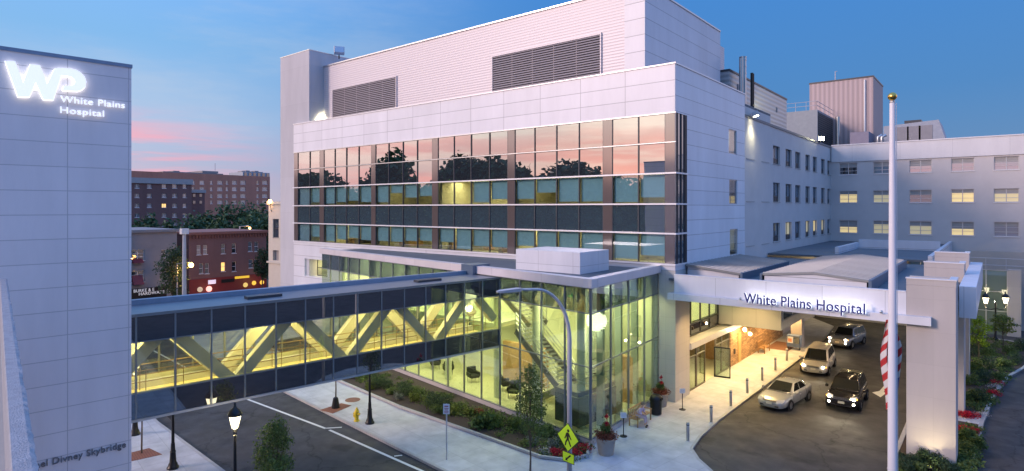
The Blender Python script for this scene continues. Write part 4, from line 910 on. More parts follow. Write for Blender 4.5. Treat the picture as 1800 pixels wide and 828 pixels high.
MB().box(-16.85, -16.83, y0, y1, 4.45, 6.85).build('lit_shade', E('lit_frosted_shade', (.90, .82, .40), 1.05), w_); MB().box(-19.6, -19.5, y0, y1, 3.5, 7).build('room_wall', m_warmroom, w_); MB().box(-19.5, -16.7, y0, y1, 3.5, 3.56).build('room_floor', m_warmroom, w_)
lamp('room_lamp', 'AREA', (-18.2, 42, 6.8), 220, (1, .92, .48), H9, 5, 2, (0, 0, -1))
b = MB(); b.box(-16.6, -15.75, 38.3, 48.4, 3.08, 3.5); b.build('door_canopy', m_cap, H9)
XD = -16.1
def yd(p): return PX(p, 0, XD)[1]
m_brz = M('bronze_frame', (.22, .19, .15), .35, .6, var=.04)
for pa, pb, nm in ((1210, 1223.5, 'glass_panel'), (1224, 1239, 'glass_panel'), (1257, 1268, 'glass_panel'), (1268, 1281, 'glass_panel')):
    f = MB(); a, c = yd(pa), yd(pb)
    for y in (a, c-.07): f.box(XD-.06, XD+.04, y, y+.07, .14, 3.05)
    for z in (.14, 2.35, 2.98): f.box(XD-.06, XD+.04, a+.07, c-.07, z, z+.08)
    w_ = f.build(nm, m_brz, H9); MB().box(XD-.02, XD, a+.05, c-.05, .2, 3.0).build('pane', m_lobbyglass, w_)
a = yd(1255); f = MB(); q0 = Vector((XD, a, 0)); dv = Vector((.86, .18, 0)).normalized()*1.15
for s in (0, 1): f.par(q0+dv*s*.94+ZU*.16, dv*.06, Vector((.02, -.06, 0)), ZU*2.2)
for z in (.16, 2.28): f.par(q0+dv*.06+ZU*z, dv*.88, Vector((.02, -.06, 0)), ZU*.1)
w_ = f.build('open_door', m_black, H9); p = MB(); p.par(q0+dv*.05+Vector((.01, -.03, 0))+ZU*.25, dv*.9, Vector((.003, -.01, 0)), ZU*2.05); p.build('pane', m_lobbyglass, w_)
b = MB(); b.box(XD-4.6, XD-4.5, 38.3, 48.3, .12, 3.1); b.box(XD-4.5, XD, 38.3, 38.4, .12, 3.1); b.box(XD-4.5, XD-.05, 48.2, 48.3, .12, 3.1); b.build('vestibule_wall', m_wood, H9)
b = MB(); b.box(XD-4.5, XD-.05, 38.4, 48.2, .06, .135); b.build('vestibule_floor', m_lobbyfloor, H9)
lamp('vestibule_lamp', 'AREA', (XD-1.8, 43, 3.0), 140, (1, .78, .40), H9, 6, 1.5, (0, 0, -1))
ys0, ys1 = yd(1284), yd(1376)
b = MB(); b.box(XD-.4, XD, ys0, ys1, .12, 3.66); b.build('stone_wall', m_stonewall, H9)
b = MB(); b.box(XD, XD+.05, yd(1297), yd(1302), .14, 2.5); b.build('side_door', M('amber_door', (.55, .36, .14), .4), H9)
b = MB(); b.ball((XD+.12, yd(1316), 2.0), .16, 12); b.build('wall_sconce', E('sconce', (1, .85, .5), 6), H9, smooth=True)
b = MB(); b.box(XD+.01, XD+.06, yd(1289.5), yd(1292), 1.0, 1.4); b.build('push_plate', m_black, H9)
for x, y, e in ((-15.0, 48.3, 210), (-14.2, 50.5, 200), (-14.2, 53.5, 200), (-14.2, 56.3, 170)):
    MB().lathe([(.13, 3.62), (.15, 3.655)], (x, y, 0), 12).build('soffit_light', m_soffit, H9)
    lamp('soffit_lamp', 'SPOT', (x, y, 3.58), e*3.6, (1, .62, .24), H9, .1, direc=(0, 0, -1), spot_size=2.6, spot_blend=.6)
b = MB(); b.ball((-15.3, yd(1291), 3.0), .16, 10); b.build('canopy_lamp', m_soffit, H9, smooth=True); lamp('canopy_lamp_light', 'POINT', (-15.25, yd(1291), 2.8), 120, (1, .72, .32), H9, .1)
lamp('door_canopy_lamp', 'AREA', (-15.7, 43.2, 3.05), 120, (1, .80, .45), H9, 7, .3, (.5, 0, -1))
# rear court: pale wall, glass and stone screen behind the driveway
t = thing('court_wall', 'low pale wall closing the back of the driveway', 'wall', (-9, 76, 0))
b = MB(); b.box(-16.2, -2.6, 75.6, 76, 0, 4.6); b.build('wall', m_cream, t); b = MB(); b.box(-16.2, -2.6, 75.5, 76.1, 4.6, 4.72); b.build('coping', m_cap, t)
b = MB()
for x in (-14.5, -10.5, -7.2): b.box(x, x+.25, 75.45, 75.6, 1.2, 3.6)
b.build('pilaster', m_concrete, t)
for x in (-13, -8): lamp('court_lamp', 'POINT', (x, 73.0, 4.6), 260, (1, .74, .36), t, .2)
t = thing('glass_screen', 'tall greenish glass screen wall ending in a stone pier behind the twin lantern', 'screen wall', (.5, 76, 0))
gx0, gx1, gx2 = PY(1697, 0, 76)[0], PY(1771, 0, 76)[0], PY(1795, 0, 76)[0]; gz = PY(1740, 474, 76)[2]
f = MB()
for k in range(3): x = gx0+(gx1-gx0)*k/2; f.box(x-.05, x+.05, 75.95, 76.1, 0, gz)
for z in (gz-.05, gz*.66, gz*.36): f.box(gx0, gx1, 75.96, 76.06, z, z+.06)
f.build('frame', m_alu, t); MB().box(gx0, gx1, 76.0, 76.02, 0, gz).build('pane', glass('green_screen_glass', None, refl=.22, edge=.5, base=(.20, .25, .19)), t)
MB().box(gx1, gx2, 75.8, 76.6, 0, gz+.1).build('pier', m_pillar, t)
MB().box(gx0, gx2+9, 80, 80.3, 0, 8.0).build('back_wall', m_concrete, t)
b = MB()
for h in (6.7, 7.4): b.tube([(gx0, 78, h), (gx2+6, 78, h)], .04, 6)
for k in range(6): x = gx0+1.6*k; b.tube([(x, 78, 0), (x, 78, 7.4)], .035, 6)
b.build('railing', m_galvpole, t)

# ================================================================== BACKGROUND TOWN (west)
def facade_building(name, label, X, y0, y1, zt, m, wins, depth=14, z0=-2, axis='x', cop=None, wm=None):
    """building whose facade faces east (plane X)"""
    t = thing(name, label, 'building', (X-depth/2, (y0+y1)/2, z0)); b = MB()
    ops = [w[:4] for w in wins]; wall(b, (X, y0), (0, 1), y1-y0, z0, zt, ops, (1, 0), .25); b.build('wall', m, t)
    b = MB(); b.box(X-depth, X-.35, y0, y1, z0, zt-.02); b.build('side_walls', m, t)
    if cop: b = MB(); b.box(X-depth-.1, X+.25, y0-.15, y1+.15, zt, zt+.35); b.build('cornice', cop, t)
    for w in wins: window(t, (X, y0), (0, 1), (1, 0), *w[:4], w[4], w[5], .16, wm or m_cap)
    return t
m_nightwin = glass('night_window', None, refl=.22, edge=.5, base=(.03, .035, .05)); m_blindw = glass('pale_blind_window', None, refl=.2, edge=.5, base=(.34, .31, .31)); m_yel = E('yellow_window', (1, .62, .18), 1.3)
XB = -85.
def wb(px, a, y, b_, X, y0): return (PX(px-a, 0, X)[1]-y0, PX(px+a, 0, X)[1]-y0, PX(px, b_, X)[2], PX(px, y, X)[2])
y0, y1 = PX(332, 0, XB)[1], PX(468, 0, XB)[1]; wins = []
for px, y, b_, mt in ((349.5, 431, 448, m_blindw), (361, 431, 447, m_blindw), (392.5, 429, 446, m_nightwin), (411.5, 428, 445, m_nightwin), (440, 425, 442, m_nightwin), (451, 425, 442, m_nightwin), (354, 463, 481, m_nightwin), (364, 463, 481, m_nightwin), (392.5, 461, 477, m_yel), (411.5, 460, 477, m_nightwin), (441, 456, 471, m_nightwin), (451, 456, 470, m_nightwin)):
    wins.append((*wb(px, 3.8, y, b_, XB, y0), 'sash', mt))
t = facade_building('brick_shop_building', 'brown brick building with a red shop front and cornice across the street', XB, y0, y1, PX(400, 411, XB)[2], m_brick2, wins, 12, -2, cop=M('terracotta', (.28, .12, .09), .8))
HB = t
b = MB(); zz = PX(400, 411, XB)[2]
k = y0
while k < y1: b.box(XB, XB+.18, k, k+.16, zz-.55, zz-.1); k += .42
b.build('cornice_brackets', M('terracotta_dark', (.20, .08, .06), .8), t)
za, zb = PX(400, 503, XB)[2], PX(400, 486, XB)[2]
b = MB(); b.box(XB+.0, XB+.12, y0, y1, -2, zb); b.build('shop_front', m_red, t)
ya, yb_ = PX(412, 0, XB)[1], PX(437, 0, XB)[1]; b = MB(); b.box(XB+.13, XB+.22, ya, yb_, za+.95, zb-.1); b.build('shop_sign', E('amber_sign', (1, .62, .05), .55), t)
b = MB(); b.box(XB+.13, XB+.2, PX(388, 0, XB)[1], PX(411, 0, XB)[1], za+.55, zb-.35); b.build('dark_sign', m_black, t)
b = MB(); b.box(XB+.13, XB+.25, PX(365, 0, XB)[1], PX(378, 0, XB)[1], PX(371, 499, XB)[2], PX(371, 492, XB)[2]); b.build('white_sign', E('pale_sign', (.9, .8, .95), .5), t)
for px, py, r, c_, s in ((368, 508, .40, (1, .45, .4), 1.4), (432, 501, .34, (1, .70, .2), .5), (447, 497.5, .32, (1, .6, .08), .7), (461, 496.5, .32, (1, .6, .08), .8), (352, 509, .36, (.9, .75, .5), .25)):
    p = PX(px, py, XB+.3); b = MB(); b.lathe([(.02, 0), (r, .02), (r, .1), (.02, .12)], (XB+.15, p[1], p[2]), 14, 'x'); b.build('lit_shop_sign', E('shop_sign_glow', c_, s), t)
lamp('shop_glow', 'POINT', (XB+2.2, PX(368, 0, XB)[1], 1.2), 45, (1, .5, .3), t, .3); lamp('shop_glow', 'POINT', (XB+2.2, PX(445, 0, XB)[1], 1.6), 50, (1, .65, .2), t, .3)
# grey stucco building with the hardware store
gy0, gy1 = PX(205, 0, XB)[1], PX(311, 0, XB)[1]; wins = [(*wb(288, 4.5, 439, 453, XB, gy0), 'sash', m_nightwin), (*wb(242, 12, 439, 458, XB, gy0), 'double', m_nightwin), (*wb(242, 12, 476, 496, XB, gy0), 'double', m_nightwin)]
t = facade_building('grey_stucco_building', 'low grey stucco building with red awnings beside the stair tower', XB, gy0, gy1, PX(280, 408, XB)[2], m_greystucco, wins, 12, -2, cop=m_greystucco)
for z0_, z1_ in ((455, 462), (484, 500)):
    b = MB()
    a, c = PX(232, 0, XB)[1], PX(250, 0, XB)[1]; za, zb = PX(240, z1_, XB)[2], PX(240, z0_, XB)[2]
    b.add([(XB, a, zb), (XB, c, zb), (XB+.7, c, za), (XB+.7, a, za), (XB, a, za), (XB, c, za)], [(0, 1, 2, 3), (0, 3, 4), (1, 5, 2), (3, 2, 5, 4)])
    b.build('red_awning', m_red, t)
ya, yb_ = PX(226, 0, XB+4)[1], PX(293, 0, XB+4)[1]; za, zb = PX(260, 525, XB+4)[2], PX(260, 506, XB+4)[2]
s = thing('hardware_store_sign', 'black store fascia sign with white hardware lettering behind the skybridge roof', 'sign', (XB+4, (ya+yb_)/2, za))
b = MB(); b.box(XB+3.6, XB+4, ya, yb_, za, zb); b.build('board', M('sign_black', (.02, .01, .01), .5), s); m_sl = E('sign_letter', (.75, .68, .68), .5)
text('lettering', 'BURKE & E', .52, m_sl, s, (XB+4.02, PX(235, 0, XB+4)[1], PX(255, 512.5, XB+4)[2]), (0, 1, 0), PX(271, 0, XB+4)[1]-PX(235, 0, XB+4)[1], .02)
text('lettering', 'HARDWARE', .52, m_sl, s, (XB+4.02, PX(244, 0, XB+4)[1], PX(255, 518.5, XB+4)[2]), (0, 1, 0), PX(289, 0, XB+4)[1]-PX(244, 0, XB+4)[1], .02)
# two brick apartment blocks
Xa = -150.; y0 = PX(205, 0, Xa)[1]; y1 = PX(337, 0, Xa)[1]; wins = []
for px in (216, 241, 262.5, 288.5, 307, 324.5):
    for k, y in enumerate((324, 340.5, 358, 375, 391)): wins.append((*wb(px, 4 if px < 320 else 3.2, y, y+7, Xa, y0), 'double', m_yel if (px == 288.5 and k == 2) else (m_blindw if px == 262.5 and k != 1 else m_nightwin)))
t = facade_building('brown_apartment_block', 'dark brown brick apartment block with pale roof band and one lit window', Xa, y0, y1, PX(280, 314, Xa)[2], m_brick2, wins, 20, -6)
b = MB(); b.box(Xa-.3, Xa+.3, y0, y1+.2, PX(280, 323, Xa)[2], PX(280, 313.5, Xa)[2]); b.build('roof_band', M('pale_band', (.40, .38, .38), .8), t)
yw = PX(360, 0, Xa-3)[1]; b = MB(); b.box(Xa-20, Xa-3, y1, yw, -6, PX(350, 334, Xa-3)[2]); b.build('lower_wing', m_brick2, t); b = MB(); b.box(Xa-20, Xa-2.7, y1+.2, yw+.2, PX(350, 339, Xa-3)[2], PX(350, 333.5, Xa-3)[2]); b.build('wing_roof_band', M('pale_band', (.40, .38, .38), .8), t)
for px in (341, 352.5):
    for y in (341, 353): q = wb(px, 2.2, y, y+5, Xa-3, y1); f = MB(); f.box(Xa-3, Xa-2.9, y1+q[0], y1+q[1], q[2], q[3]); f.build('window', m_nightwin, t)
Xo = -205.; y0 = PX(190, 0, Xo)[1]; y1 = PX(474.5, 0, Xo)[1]; wins = []
pale = [m_teal, m_blindw, m_nightwin, m_teal]; rr = random.Random(8)
for px, hw in ((338, 4), (355, 4), (371.5, 2), (386.5, 4.5), (399, 2), (412, 4), (427, 4.5), (453, 2), (465.5, 4.5)):
    for y in (317.5, 329, 341, 352): wins.append((*wb(px, hw, y, y+6.5, Xo, y0), 'double' if hw > 3 else 'plain', rr.choice(pale)))
t = facade_building('orange_brick_apartments', 'long orange brick apartment block with teal windows on the horizon', Xo, y0, y1, PX(400, 307.5, Xo)[2], m_brick, wins, 24, -8)
b = MB(); b.box(Xo-20, Xo-4, PX(296, 0, Xo)[1], PX(402, 0, Xo)[1], PX(340, 308, Xo)[2], PX(340, 302, Xo)[2]); b.box(Xo-18, Xo-6, PX(370, 0, Xo)[1], PX(398, 0, Xo)[1], PX(385, 303, Xo)[2], PX(385, 299.5, Xo)[2]); b.box(Xo-16, Xo-8, PX(323, 0, Xo)[1], PX(334, 0, Xo)[1], PX(328, 303, Xo)[2], PX(328, 298.5, Xo)[2]); b.build('roof_house', m_greystucco, t)
b = MB(); p = PX(378, 300, Xo-8); b.tube([p, (p[0], p[1], PX(378, 287, Xo-8)[2])], .12, 6); b.build('aerial', m_galvpole, t)
Xf = -300.; a, c = PX(427, 0, Xf)[1], PX(474, 0, Xf)[1]
t = thing('white_highrise', 'pale slab block with dark vertical window strips peeking above the brick apartments', 'building', (Xf-8, (a+c)/2, -10)); b = MB(); b.box(Xf-15, Xf, a, c, -10, PX(450, 303, Xf)[2]); b.build('wall', M('pale_block', (.36, .40, .46), .7), t)
b = MB()
for k in range(6): y = a+(c-a)*(k+.25)/6; b.box(Xf, Xf+.3, y, y+(c-a)/11, -5, PX(450, 304, Xf)[2])
b.build('window_strips', m_nightwin, t); b = MB()
for k in range(5): y = a+(c-a)*(k+.5)/6; b.box(Xf-8, Xf-4, y, y+2, PX(450, 303, Xf)[2], PX(450, 299.5 if k % 2 else 301, Xf)[2])
b.build('roof_plant', m_greystucco, t)
hb = MB(); rr = random.Random(4); hp = []
for k in range(25):
    a = radians(60+k*3.4); hp.append((-sin(a)*520-60, cos(a)*520, 20+9*sin(k*.7)+rr.uniform(-2, 2)))
n = len(hp); hb.add([(p[0]*.86, p[1]*.86, -14) for p in hp] + hp + [(p[0]*1.3, p[1]*1.3, -10) for p in hp], [(i, i+1, n+i+1, n+i) for i in range(n-1)] + [(n+i, n+i+1, 2*n+i+1, 2*n+i) for i in range(n-1)]); struct(hb.build('hills', M('wooded_hill', (.04, .06, .05), .95, var=.3, scale=.05)))
# cream building beside the hospital's stair tower
t = thing('cream_stone_building', 'narrow cream stone building edge with an arched niche beside the hospital stair tower', 'building', (-66, 41, 0)); b = MB(); a, c = PY(472, 0, 37.6)[0], -63.2
ct = PY(480, 358, 37.6)[2]; qa, qb = PY(479.5, 0, 37.6)[0]-a, PY(490, 0, 37.6)[0]-a
ops = [(qa, qb, PY(485, 418, 37.6)[2], PY(485, 385, 37.6)[2]), (qa, qb, PY(485, 458, 37.6)[2], PY(485, 440, 37.6)[2])]
wall(b, (a, 37.6), (1, 0), c-a, 0, ct, ops, (0, -1), .4); b.build('wall', m_cream, t); MB().box(a, c, 38.1, 50, 0, ct).build('side_walls', m_cream, t)
w_ = window(t, (a, 37.6), (1, 0), (0, -1), *ops[0], 'sash', m_nightwin); MB().box(a+qa, a+qb, 37.95, 38.05, ops[1][2], ops[1][3]).build('niche', m_greystucco, t)
b = MB(); b.box(a-.15, c, 37.42, 37.62, PY(485, 463, 37.6)[2], PY(485, 460, 37.6)[2]); b.box(a-.15, c, 37.42, 37.62, ct-.1, ct+.25); b.build('string_course', m_cream, t)
t = thing('wall_lamp', 'orange lamp on the corner of the cream stone building', 'lamp', (a, 37.4, ct)); p = PY(474.5, 354, 37.3); MB().ball(p, .22, 10).build('globe', m_orange, t, smooth=True); MB().tube([(p[0], 37.3, p[2]-.2), (p[0], 37.5, ct-1)], .04, 6).build('bracket', m_black, t); lamp('wall_lamp_light', 'POINT', (p[0]-.4, 37.0, p[2]), 60, (1, .5, .15), t, .2)
# street lamps in the town
for px, py, Xl, lab in ((336, 466, -76, 'orange sodium street lamp glowing in front of the brown brick building'), (439, 401, -92, 'small orange lamp shining above the roof of the brown brick building')):
    p = PX(px, py, Xl); t = thing('street_lamp', lab, 'street lamp', (p[0], p[1], 0)); MB().ball(p, .28 if Xl > -80 else .16, 10).build('lantern', m_orange, t, smooth=True)
    MB().tube([(p[0], p[1]-1.6, 0), (p[0], p[1]-1.6, p[2]+.3), (p[0], p[1]-.2, p[2]+.35)], .09, 8).build('pole', m_galvpole, t); lamp('sodium_light', 'POINT', (p[0]+.4, p[1], p[2]-.4), 700 if Xl > -80 else 90, (1, .5, .12), t, .25)
p = PX(324, 410, -74.); t = thing('utility_pole', 'tall grey pole with a white box on top at the corner of the grey building', 'pole', (p[0], p[1], 0)); MB().tube([(p[0], p[1], 0), (p[0], p[1], p[2])], [.26, .19], 10).build('pole', m_galvpole, t); MB().box(p[0]-.3, p[0]+.3, p[1]-.4, p[1]+.4, p[2]-.1, p[2]+.55).build('box', m_cap, t)
# ================================================================== STREET FURNITURE
m_lampglass = E('lantern_glow', (1, .86, .55), 5)
def lantern(t, c, s=1.0, power=90, col=(1, .80, .46)):
    x, y, z = c
    MB().lathe([(.10*s, 0), (.13*s, .04*s), (.235*s, .50*s), (.24*s, .55*s)], c, 8).build('lantern_glass', m_lampglass, t)
    b = MB(); b.lathe([(.28*s, .55*s), (.29*s, .60*s), (.20*s, .78*s), (.07*s, .88*s), (.04*s, .98*s), (.06*s, 1.02*s), (.01, 1.10*s)], c, 12); b.lathe([(.05*s, -.18*s), (.12*s, -.02*s), (.11*s, .01*s)], c, 10)
    for k in range(4):
        a = pi*k/2+.4; b.tube([(x+.125*s*cos(a), y+.125*s*sin(a), z), (x+.25*s*cos(a), y+.25*s*sin(a), z+.56*s)], .014*s, 5)
    b.build('lantern_frame', m_black, t, smooth=True, auto=True)
    lamp('lantern_light', 'POINT', (x, y, z-.32*s), power, col, t, .12)
def lamp_post(loc, label, power=90):
    t = thing('lamp_post', label, 'lamp post', loc, 'black lantern lamp posts along the street'); x, y, z = loc
    MB().lathe([(.26, 0), (.27, .06), (.21, .14), (.20, .22), (.15, .30), (.12, .75), (.135, .80), (.10, .86), (.085, 1.2)], loc, 14).build('base', m_black, t, smooth=True, auto=True)
    MB().lathe([(.075, .85), (.055, 3.0), (.08, 3.02), (.08, 3.08), (.05, 3.12)], loc, 12).build('pole', m_black, t, smooth=True, auto=True)
    lantern(t, (x, y, z+3.27), 1.0, power); return t
p = PD(413, 748, 24.66); lamp_post((p[0], p[1], .12), 'lit black lantern post on the near pavement beside the small street tree', 150)
p = G(304, 823, .12); lamp_post(p, 'black lantern post on the near pavement whose head is hidden under the skybridge', 50)
p = G(650, 744, .12); lamp_post(p, 'black lantern post on the far pavement beside the yellow hydrant', 60)
p = G(237.5, 764, .12); lamp_post(p, 'black lantern post farthest along the near pavement at the edge of the stair tower', 60)
p = G(1750, 598, .14); t = thing('twin_lamp_post', 'black post with two lit lanterns in the island bed at the right', 'lamp post', p)
MB().lathe([(.22, 0), (.2, .2), (.11, .35), (.08, 1.0), (.06, 3.3), (.09, 3.35), (.03, 3.6)], p, 12).build('pole', m_black, t, smooth=True, auto=True)
ca = Vector((cS, sS, 0))
b = MB()
for s in (-1, 1):
    q = [Vector(p)+ca*(s*.04)+ZU*3.0, Vector(p)+ca*(s*.45)+ZU*2.85, Vector(p)+ca*(s*.85)+ZU*2.95, Vector(p)+ca*(s*.93)+ZU*3.25]; b.tube(q, .035, 8)
b.build('arms', m_black, t, smooth=True)
for s in (-1, 1): q = Vector(p)+ca*(s*.93)+ZU*3.42; lantern(t, tuple(q), 1.05, 110)
# tall curved road light with the crossing sign on it
p0 = PD(1001, 400, 24); rx, ry = p0[0], p0[1]
t = thing('road_light', 'tall galvanised road light with a curved arm in front of the lobby corner', 'street light', (rx, ry, .12))
zt = HC - (506-366)/F_*24; path = [(rx, ry, .12), (rx, ry, zt-2.1)]; ad_ = (-BV*.93 - Vector((cS, sS, 0))*.30).normalized()
for k in range(1, 11):
    a = pi/2*k/10; path.append((rx+ad_.x*1.55*(1-cos(a)), ry+ad_.y*1.55*(1-cos(a)), zt-2.1+1.9*sin(a)+.25*(k/10)))
e0 = Vector(path[-1]); path.append(tuple(e0 + ad_*.9 + ZU*.06))
MB().tube(path, [.11, .09]+[.08-.003*k for k in range(10)]+[.05], 14).build('pole', m_galvpole, t, smooth=True)
h0 = Vector(path[-1]); hs_ = ad_.cross(ZU)
b = MB(); b.add([h0+ad_*x+hs_*y+ZU*z for x, y, z in [(-.15, -.06, .05), (.0, -.16, .06), (.75, -.15, .03), (.95, -.06, 0), (.95, .06, 0), (.75, .15, .03), (0, .16, .06), (-.15, .06, .05)]] + [h0+ad_*x+hs_*y+ZU*z for x, y, z in [(-.15, -.05, -.05), (0, -.14, -.07), (.75, -.13, -.07), (.93, -.05, -.05), (.93, .05, -.05), (.75, .13, -.07), (0, .14, -.07), (-.15, .05, -.05)]], [tuple(range(8)), tuple(range(15, 7, -1))] + [(i, (i+1) % 8, 8+(i+1) % 8, 8+i) for i in range(8)]); b.build('lamp_head', m_galvpole, t)
MB().lathe([(.22, 0), (.22, .05), (.16, .09), (.13, .3)], (rx, ry, .12), 14).build('base', m_galvpole, t)
m_lime = M('fluorescent_sign', (.55, .80, .03), .45, var=.02, emit=(.45, .75, .02), es=.10)
m_ink = M('sign_ink', (.01, .01, .01), .5, var=0)
def sgn_dir(deg): return Vector((cS, sS, 0)).lerp(Vector((0, 0, 0)), 0), None
su = (Vector((cS, sS, 0))*.68 + Vector((-sS, cS, 0))*-.73).normalized(); sn = su.cross(ZU)
cz = HC - (767-366)/F_*24; c0 = Vector((rx, ry, cz)) + sn*.13 + su*.04
def plate(name, poly, off, th, m, parent, c=None):
    c = c or c0; b = MB(); n = len(poly); A = [c+su*x+ZU*z+sn*off for x, z in poly]; B_ = [c+su*x+ZU*z+sn*(off+th) for x, z in poly]
    b.add([*A, *B_], [tuple(range(n)), tuple(range(2*n-1, n-1, -1))] + [(i, (i+1) % n, n+(i+1) % n, n+i) for i in range(n)]); return b.build(name, m, parent)
t = thing('crossing_sign', 'lime yellow diamond pedestrian crossing sign on the road light pole', 'road sign', c0)
plate('border', [(-.58, 0), (0, -.58), (.58, 0), (0, .58)], -.004, .012, m_ink, t); plate('plate', [(-.55, 0), (0, -.55), (.55, 0), (0, .55)], .008, .004, m_lime, t)
man = [(.02, .20), (.09, .17), (.14, .02), (.19, -.06), (.15, -.09), (.10, -.02), (.075, .04), (.06, -.06), (.13, -.18), (.17, -.34), (.11, -.35), (.07, -.21), (-.005, -.10), (-.06, -.22), (-.13, -.34), (-.185, -.32), (-.12, -.18), (-.06, -.06), (-.045, .06), (-.10, .0), (-.17, -.07), (-.20, -.035), (-.14, .05), (-.07, .17), (-.02, .205)]
plate('walking_figure', [(-x, z) for x, z in man], .013, .003, m_ink, t); plate('walking_figure_head', [(.02+.062*cos(k*pi/6), .275+.062*sin(k*pi/6)) for k in range(12)], .013, .003, m_ink, t)
c1 = c0 - ZU*.80 + su*.02
t = thing('arrow_plaque', 'small lime plaque with a black arrow below the crossing sign', 'road sign', c1)
plate('border', [(-.31, -.205), (.31, -.205), (.31, .205), (-.31, .205)], -.004, .012, m_ink, t, c1); plate('plate', [(-.29, -.185), (.29, -.185), (.29, .185), (-.29, .185)], .008, .004, m_lime, t, c1)
plate('arrow', [(-.15, -.14), (-.02, -.125), (-.055, -.085), (.15, .10), (.105, .145), (-.095, -.04), (-.13, -.005)], .013, .003, m_ink, t, c1)
# parking sign on the far pavement
p = Vector(G(785, 808, .12)); t = thing('parking_sign', 'white and red parking notice on a thin grey post on the pavement', 'road sign', p); MB().tube([p, p+ZU*2.75], .035, 8).build('post', m_galvpole, t)
u2 = (Vector((cS, sS, 0))+Vector((-sS, cS, 0))*-.1).normalized(); n2 = u2.cross(ZU)
b = MB(); b.par(p+ZU*2.26-u2*.16+n2*.04, u2*.32, n2*.012, ZU*.5); b.build('plate', M('sign_white', (.75, .73, .76), .5, var=.02), t)
b = MB()
for z, h, w in ((.36, .05, .10), (.27, .035, .11), (.19, .035, .09), (.12, .03, .11)): b.par(p+ZU*(2.26+z)-u2*w+n2*.053, u2*w*2, n2*.002, ZU*h)
b.par(p+ZU*2.31-u2*.11+n2*.053, u2*.22, n2*.002, ZU*.03); b.build('printed_lines', M('sign_print', (.35, .05, .08), .5), t)
# hydrant
p = G(627, 740, .12); t = thing('fire_hydrant', 'yellow fire hydrant on the far pavement', 'fire hydrant', p); my = M('hydrant_yellow', (.75, .55, .03), .45, var=.06)
MB().lathe([(.17, 0), (.17, .05), (.12, .07), (.115, .5), (.15, .52), (.15, .56), (.12, .60), (.10, .68), (.05, .74), (.05, .78), (.01, .80)], p, 14).build('barrel', my, t, smooth=True, auto=True)
for a in (0.3, 0.3+pi): b = MB(); d = Vector((cos(a), sin(a), 0)); b.tube([Vector(p)+ZU*.42+d*.1, Vector(p)+ZU*.42+d*.21], [.06, .07], 10); b.build('nozzle', my, t)
b = MB(); d = Vector((cos(.3-pi/2), sin(.3-pi/2), 0)); b.tube([Vector(p)+ZU*.36+d*.1, Vector(p)+ZU*.36+d*.22], [.08, .095], 10); b.build('nozzle', my, t)
# manhole, tree grates
m_rust = panel('brick_grate', (.26, .10, .06), (cos(A_), -sin(A_)), .22, .11, 0, 0, ms=.012, dark=.6, rough=.85, plan=True, offset=.5, dirt=.2)
p = G(620, 703, .12); t = MB().lathe([(.48, 0), (.48, .012)], p, 24).build('manhole_cover', M('rusty_iron', (.22, .10, .07), .7, .2, var=.2)); tag(t, 'round rusty manhole cover in the far pavement', 'manhole cover')
q = [G(562, 721, .12), G(585, 727, .12), G(618, 713, .12), G(600, 709, .12)]
t = MB().prism([r[:2] for r in q], .121, .135).build('tree_pit_paving', m_rust); tag(t, 'red brick paving square round the wrapped young tree', 'paving')
q = [G(262, 788, .12), G(285, 799, .12), G(226, 812, .12), G(214, 800, .12)]
t = MB().prism([r[:2] for r in q], .121, .135).build('tree_pit_paving', m_rust); tag(t, 'red brick paving square on the near pavement beside the stair tower', 'paving')
# iron bench back / rack under the bridge
p = G(300, 742, .12); d = -SV; t = thing('iron_rack', 'black iron rail with curved bars on the near kerb under the skybridge', 'railing', p); P0 = Vector(p)
b = MB(); b.tube([P0-d*2.2+ZU*.95, P0+d*.3+ZU*.95], .03, 6); b.tube([P0-d*2.2+ZU*.12, P0+d*.3+ZU*.12], .03, 6); b.build('rails', m_black, t); b = MB()
for k in range(11): q = P0-d*2.1+d*(k*.23); b.tube([q+ZU*.12, q+d*.1+ZU*.4, q-d*.06+ZU*.7, q+ZU*.95], .018, 5)
b.build('bars', m_black, t)
# bollards
bl = [(1209, 775), (1250, 742), (1284.5, 714), (1313.5, 691), (1340, 669), (1363, 651), (1383, 634)]
labs = ['steel bollard nearest the street at the driveway mouth', 'second steel bollard from the street along the driveway kerb', 'third steel bollard from the street along the driveway kerb', 'fourth steel bollard from the street level with the glass doors', 'fifth steel bollard from the street beside the silver sedan', 'sixth steel bollard from the street opposite the stone wall', 'last steel bollard of the row nearest the newspaper box']
b0 = None
for (x, y), lb in zip(bl, labs):
    g_ = G(x, y, .12)
    if b0 is None:
        b0 = thing('bollard', lb, 'bollard', g_, 'steel bollards along the driveway kerb')
        MB().lathe([(.085, 0), (.085, .98), (.07, 1.0), (.01, 1.01)], g_, 16).build('post', m_steel, b0, smooth=True, auto=True); MB().lathe([(.13, 0), (.13, .012), (.09, .02)], g_, 16).build('base_plate', m_galvpole, b0); MB().lathe([(.087, .84), (.087, .88)], g_, 16).build('band', m_dkalu, b0)
    else: dup(b0, g_, label=lb)
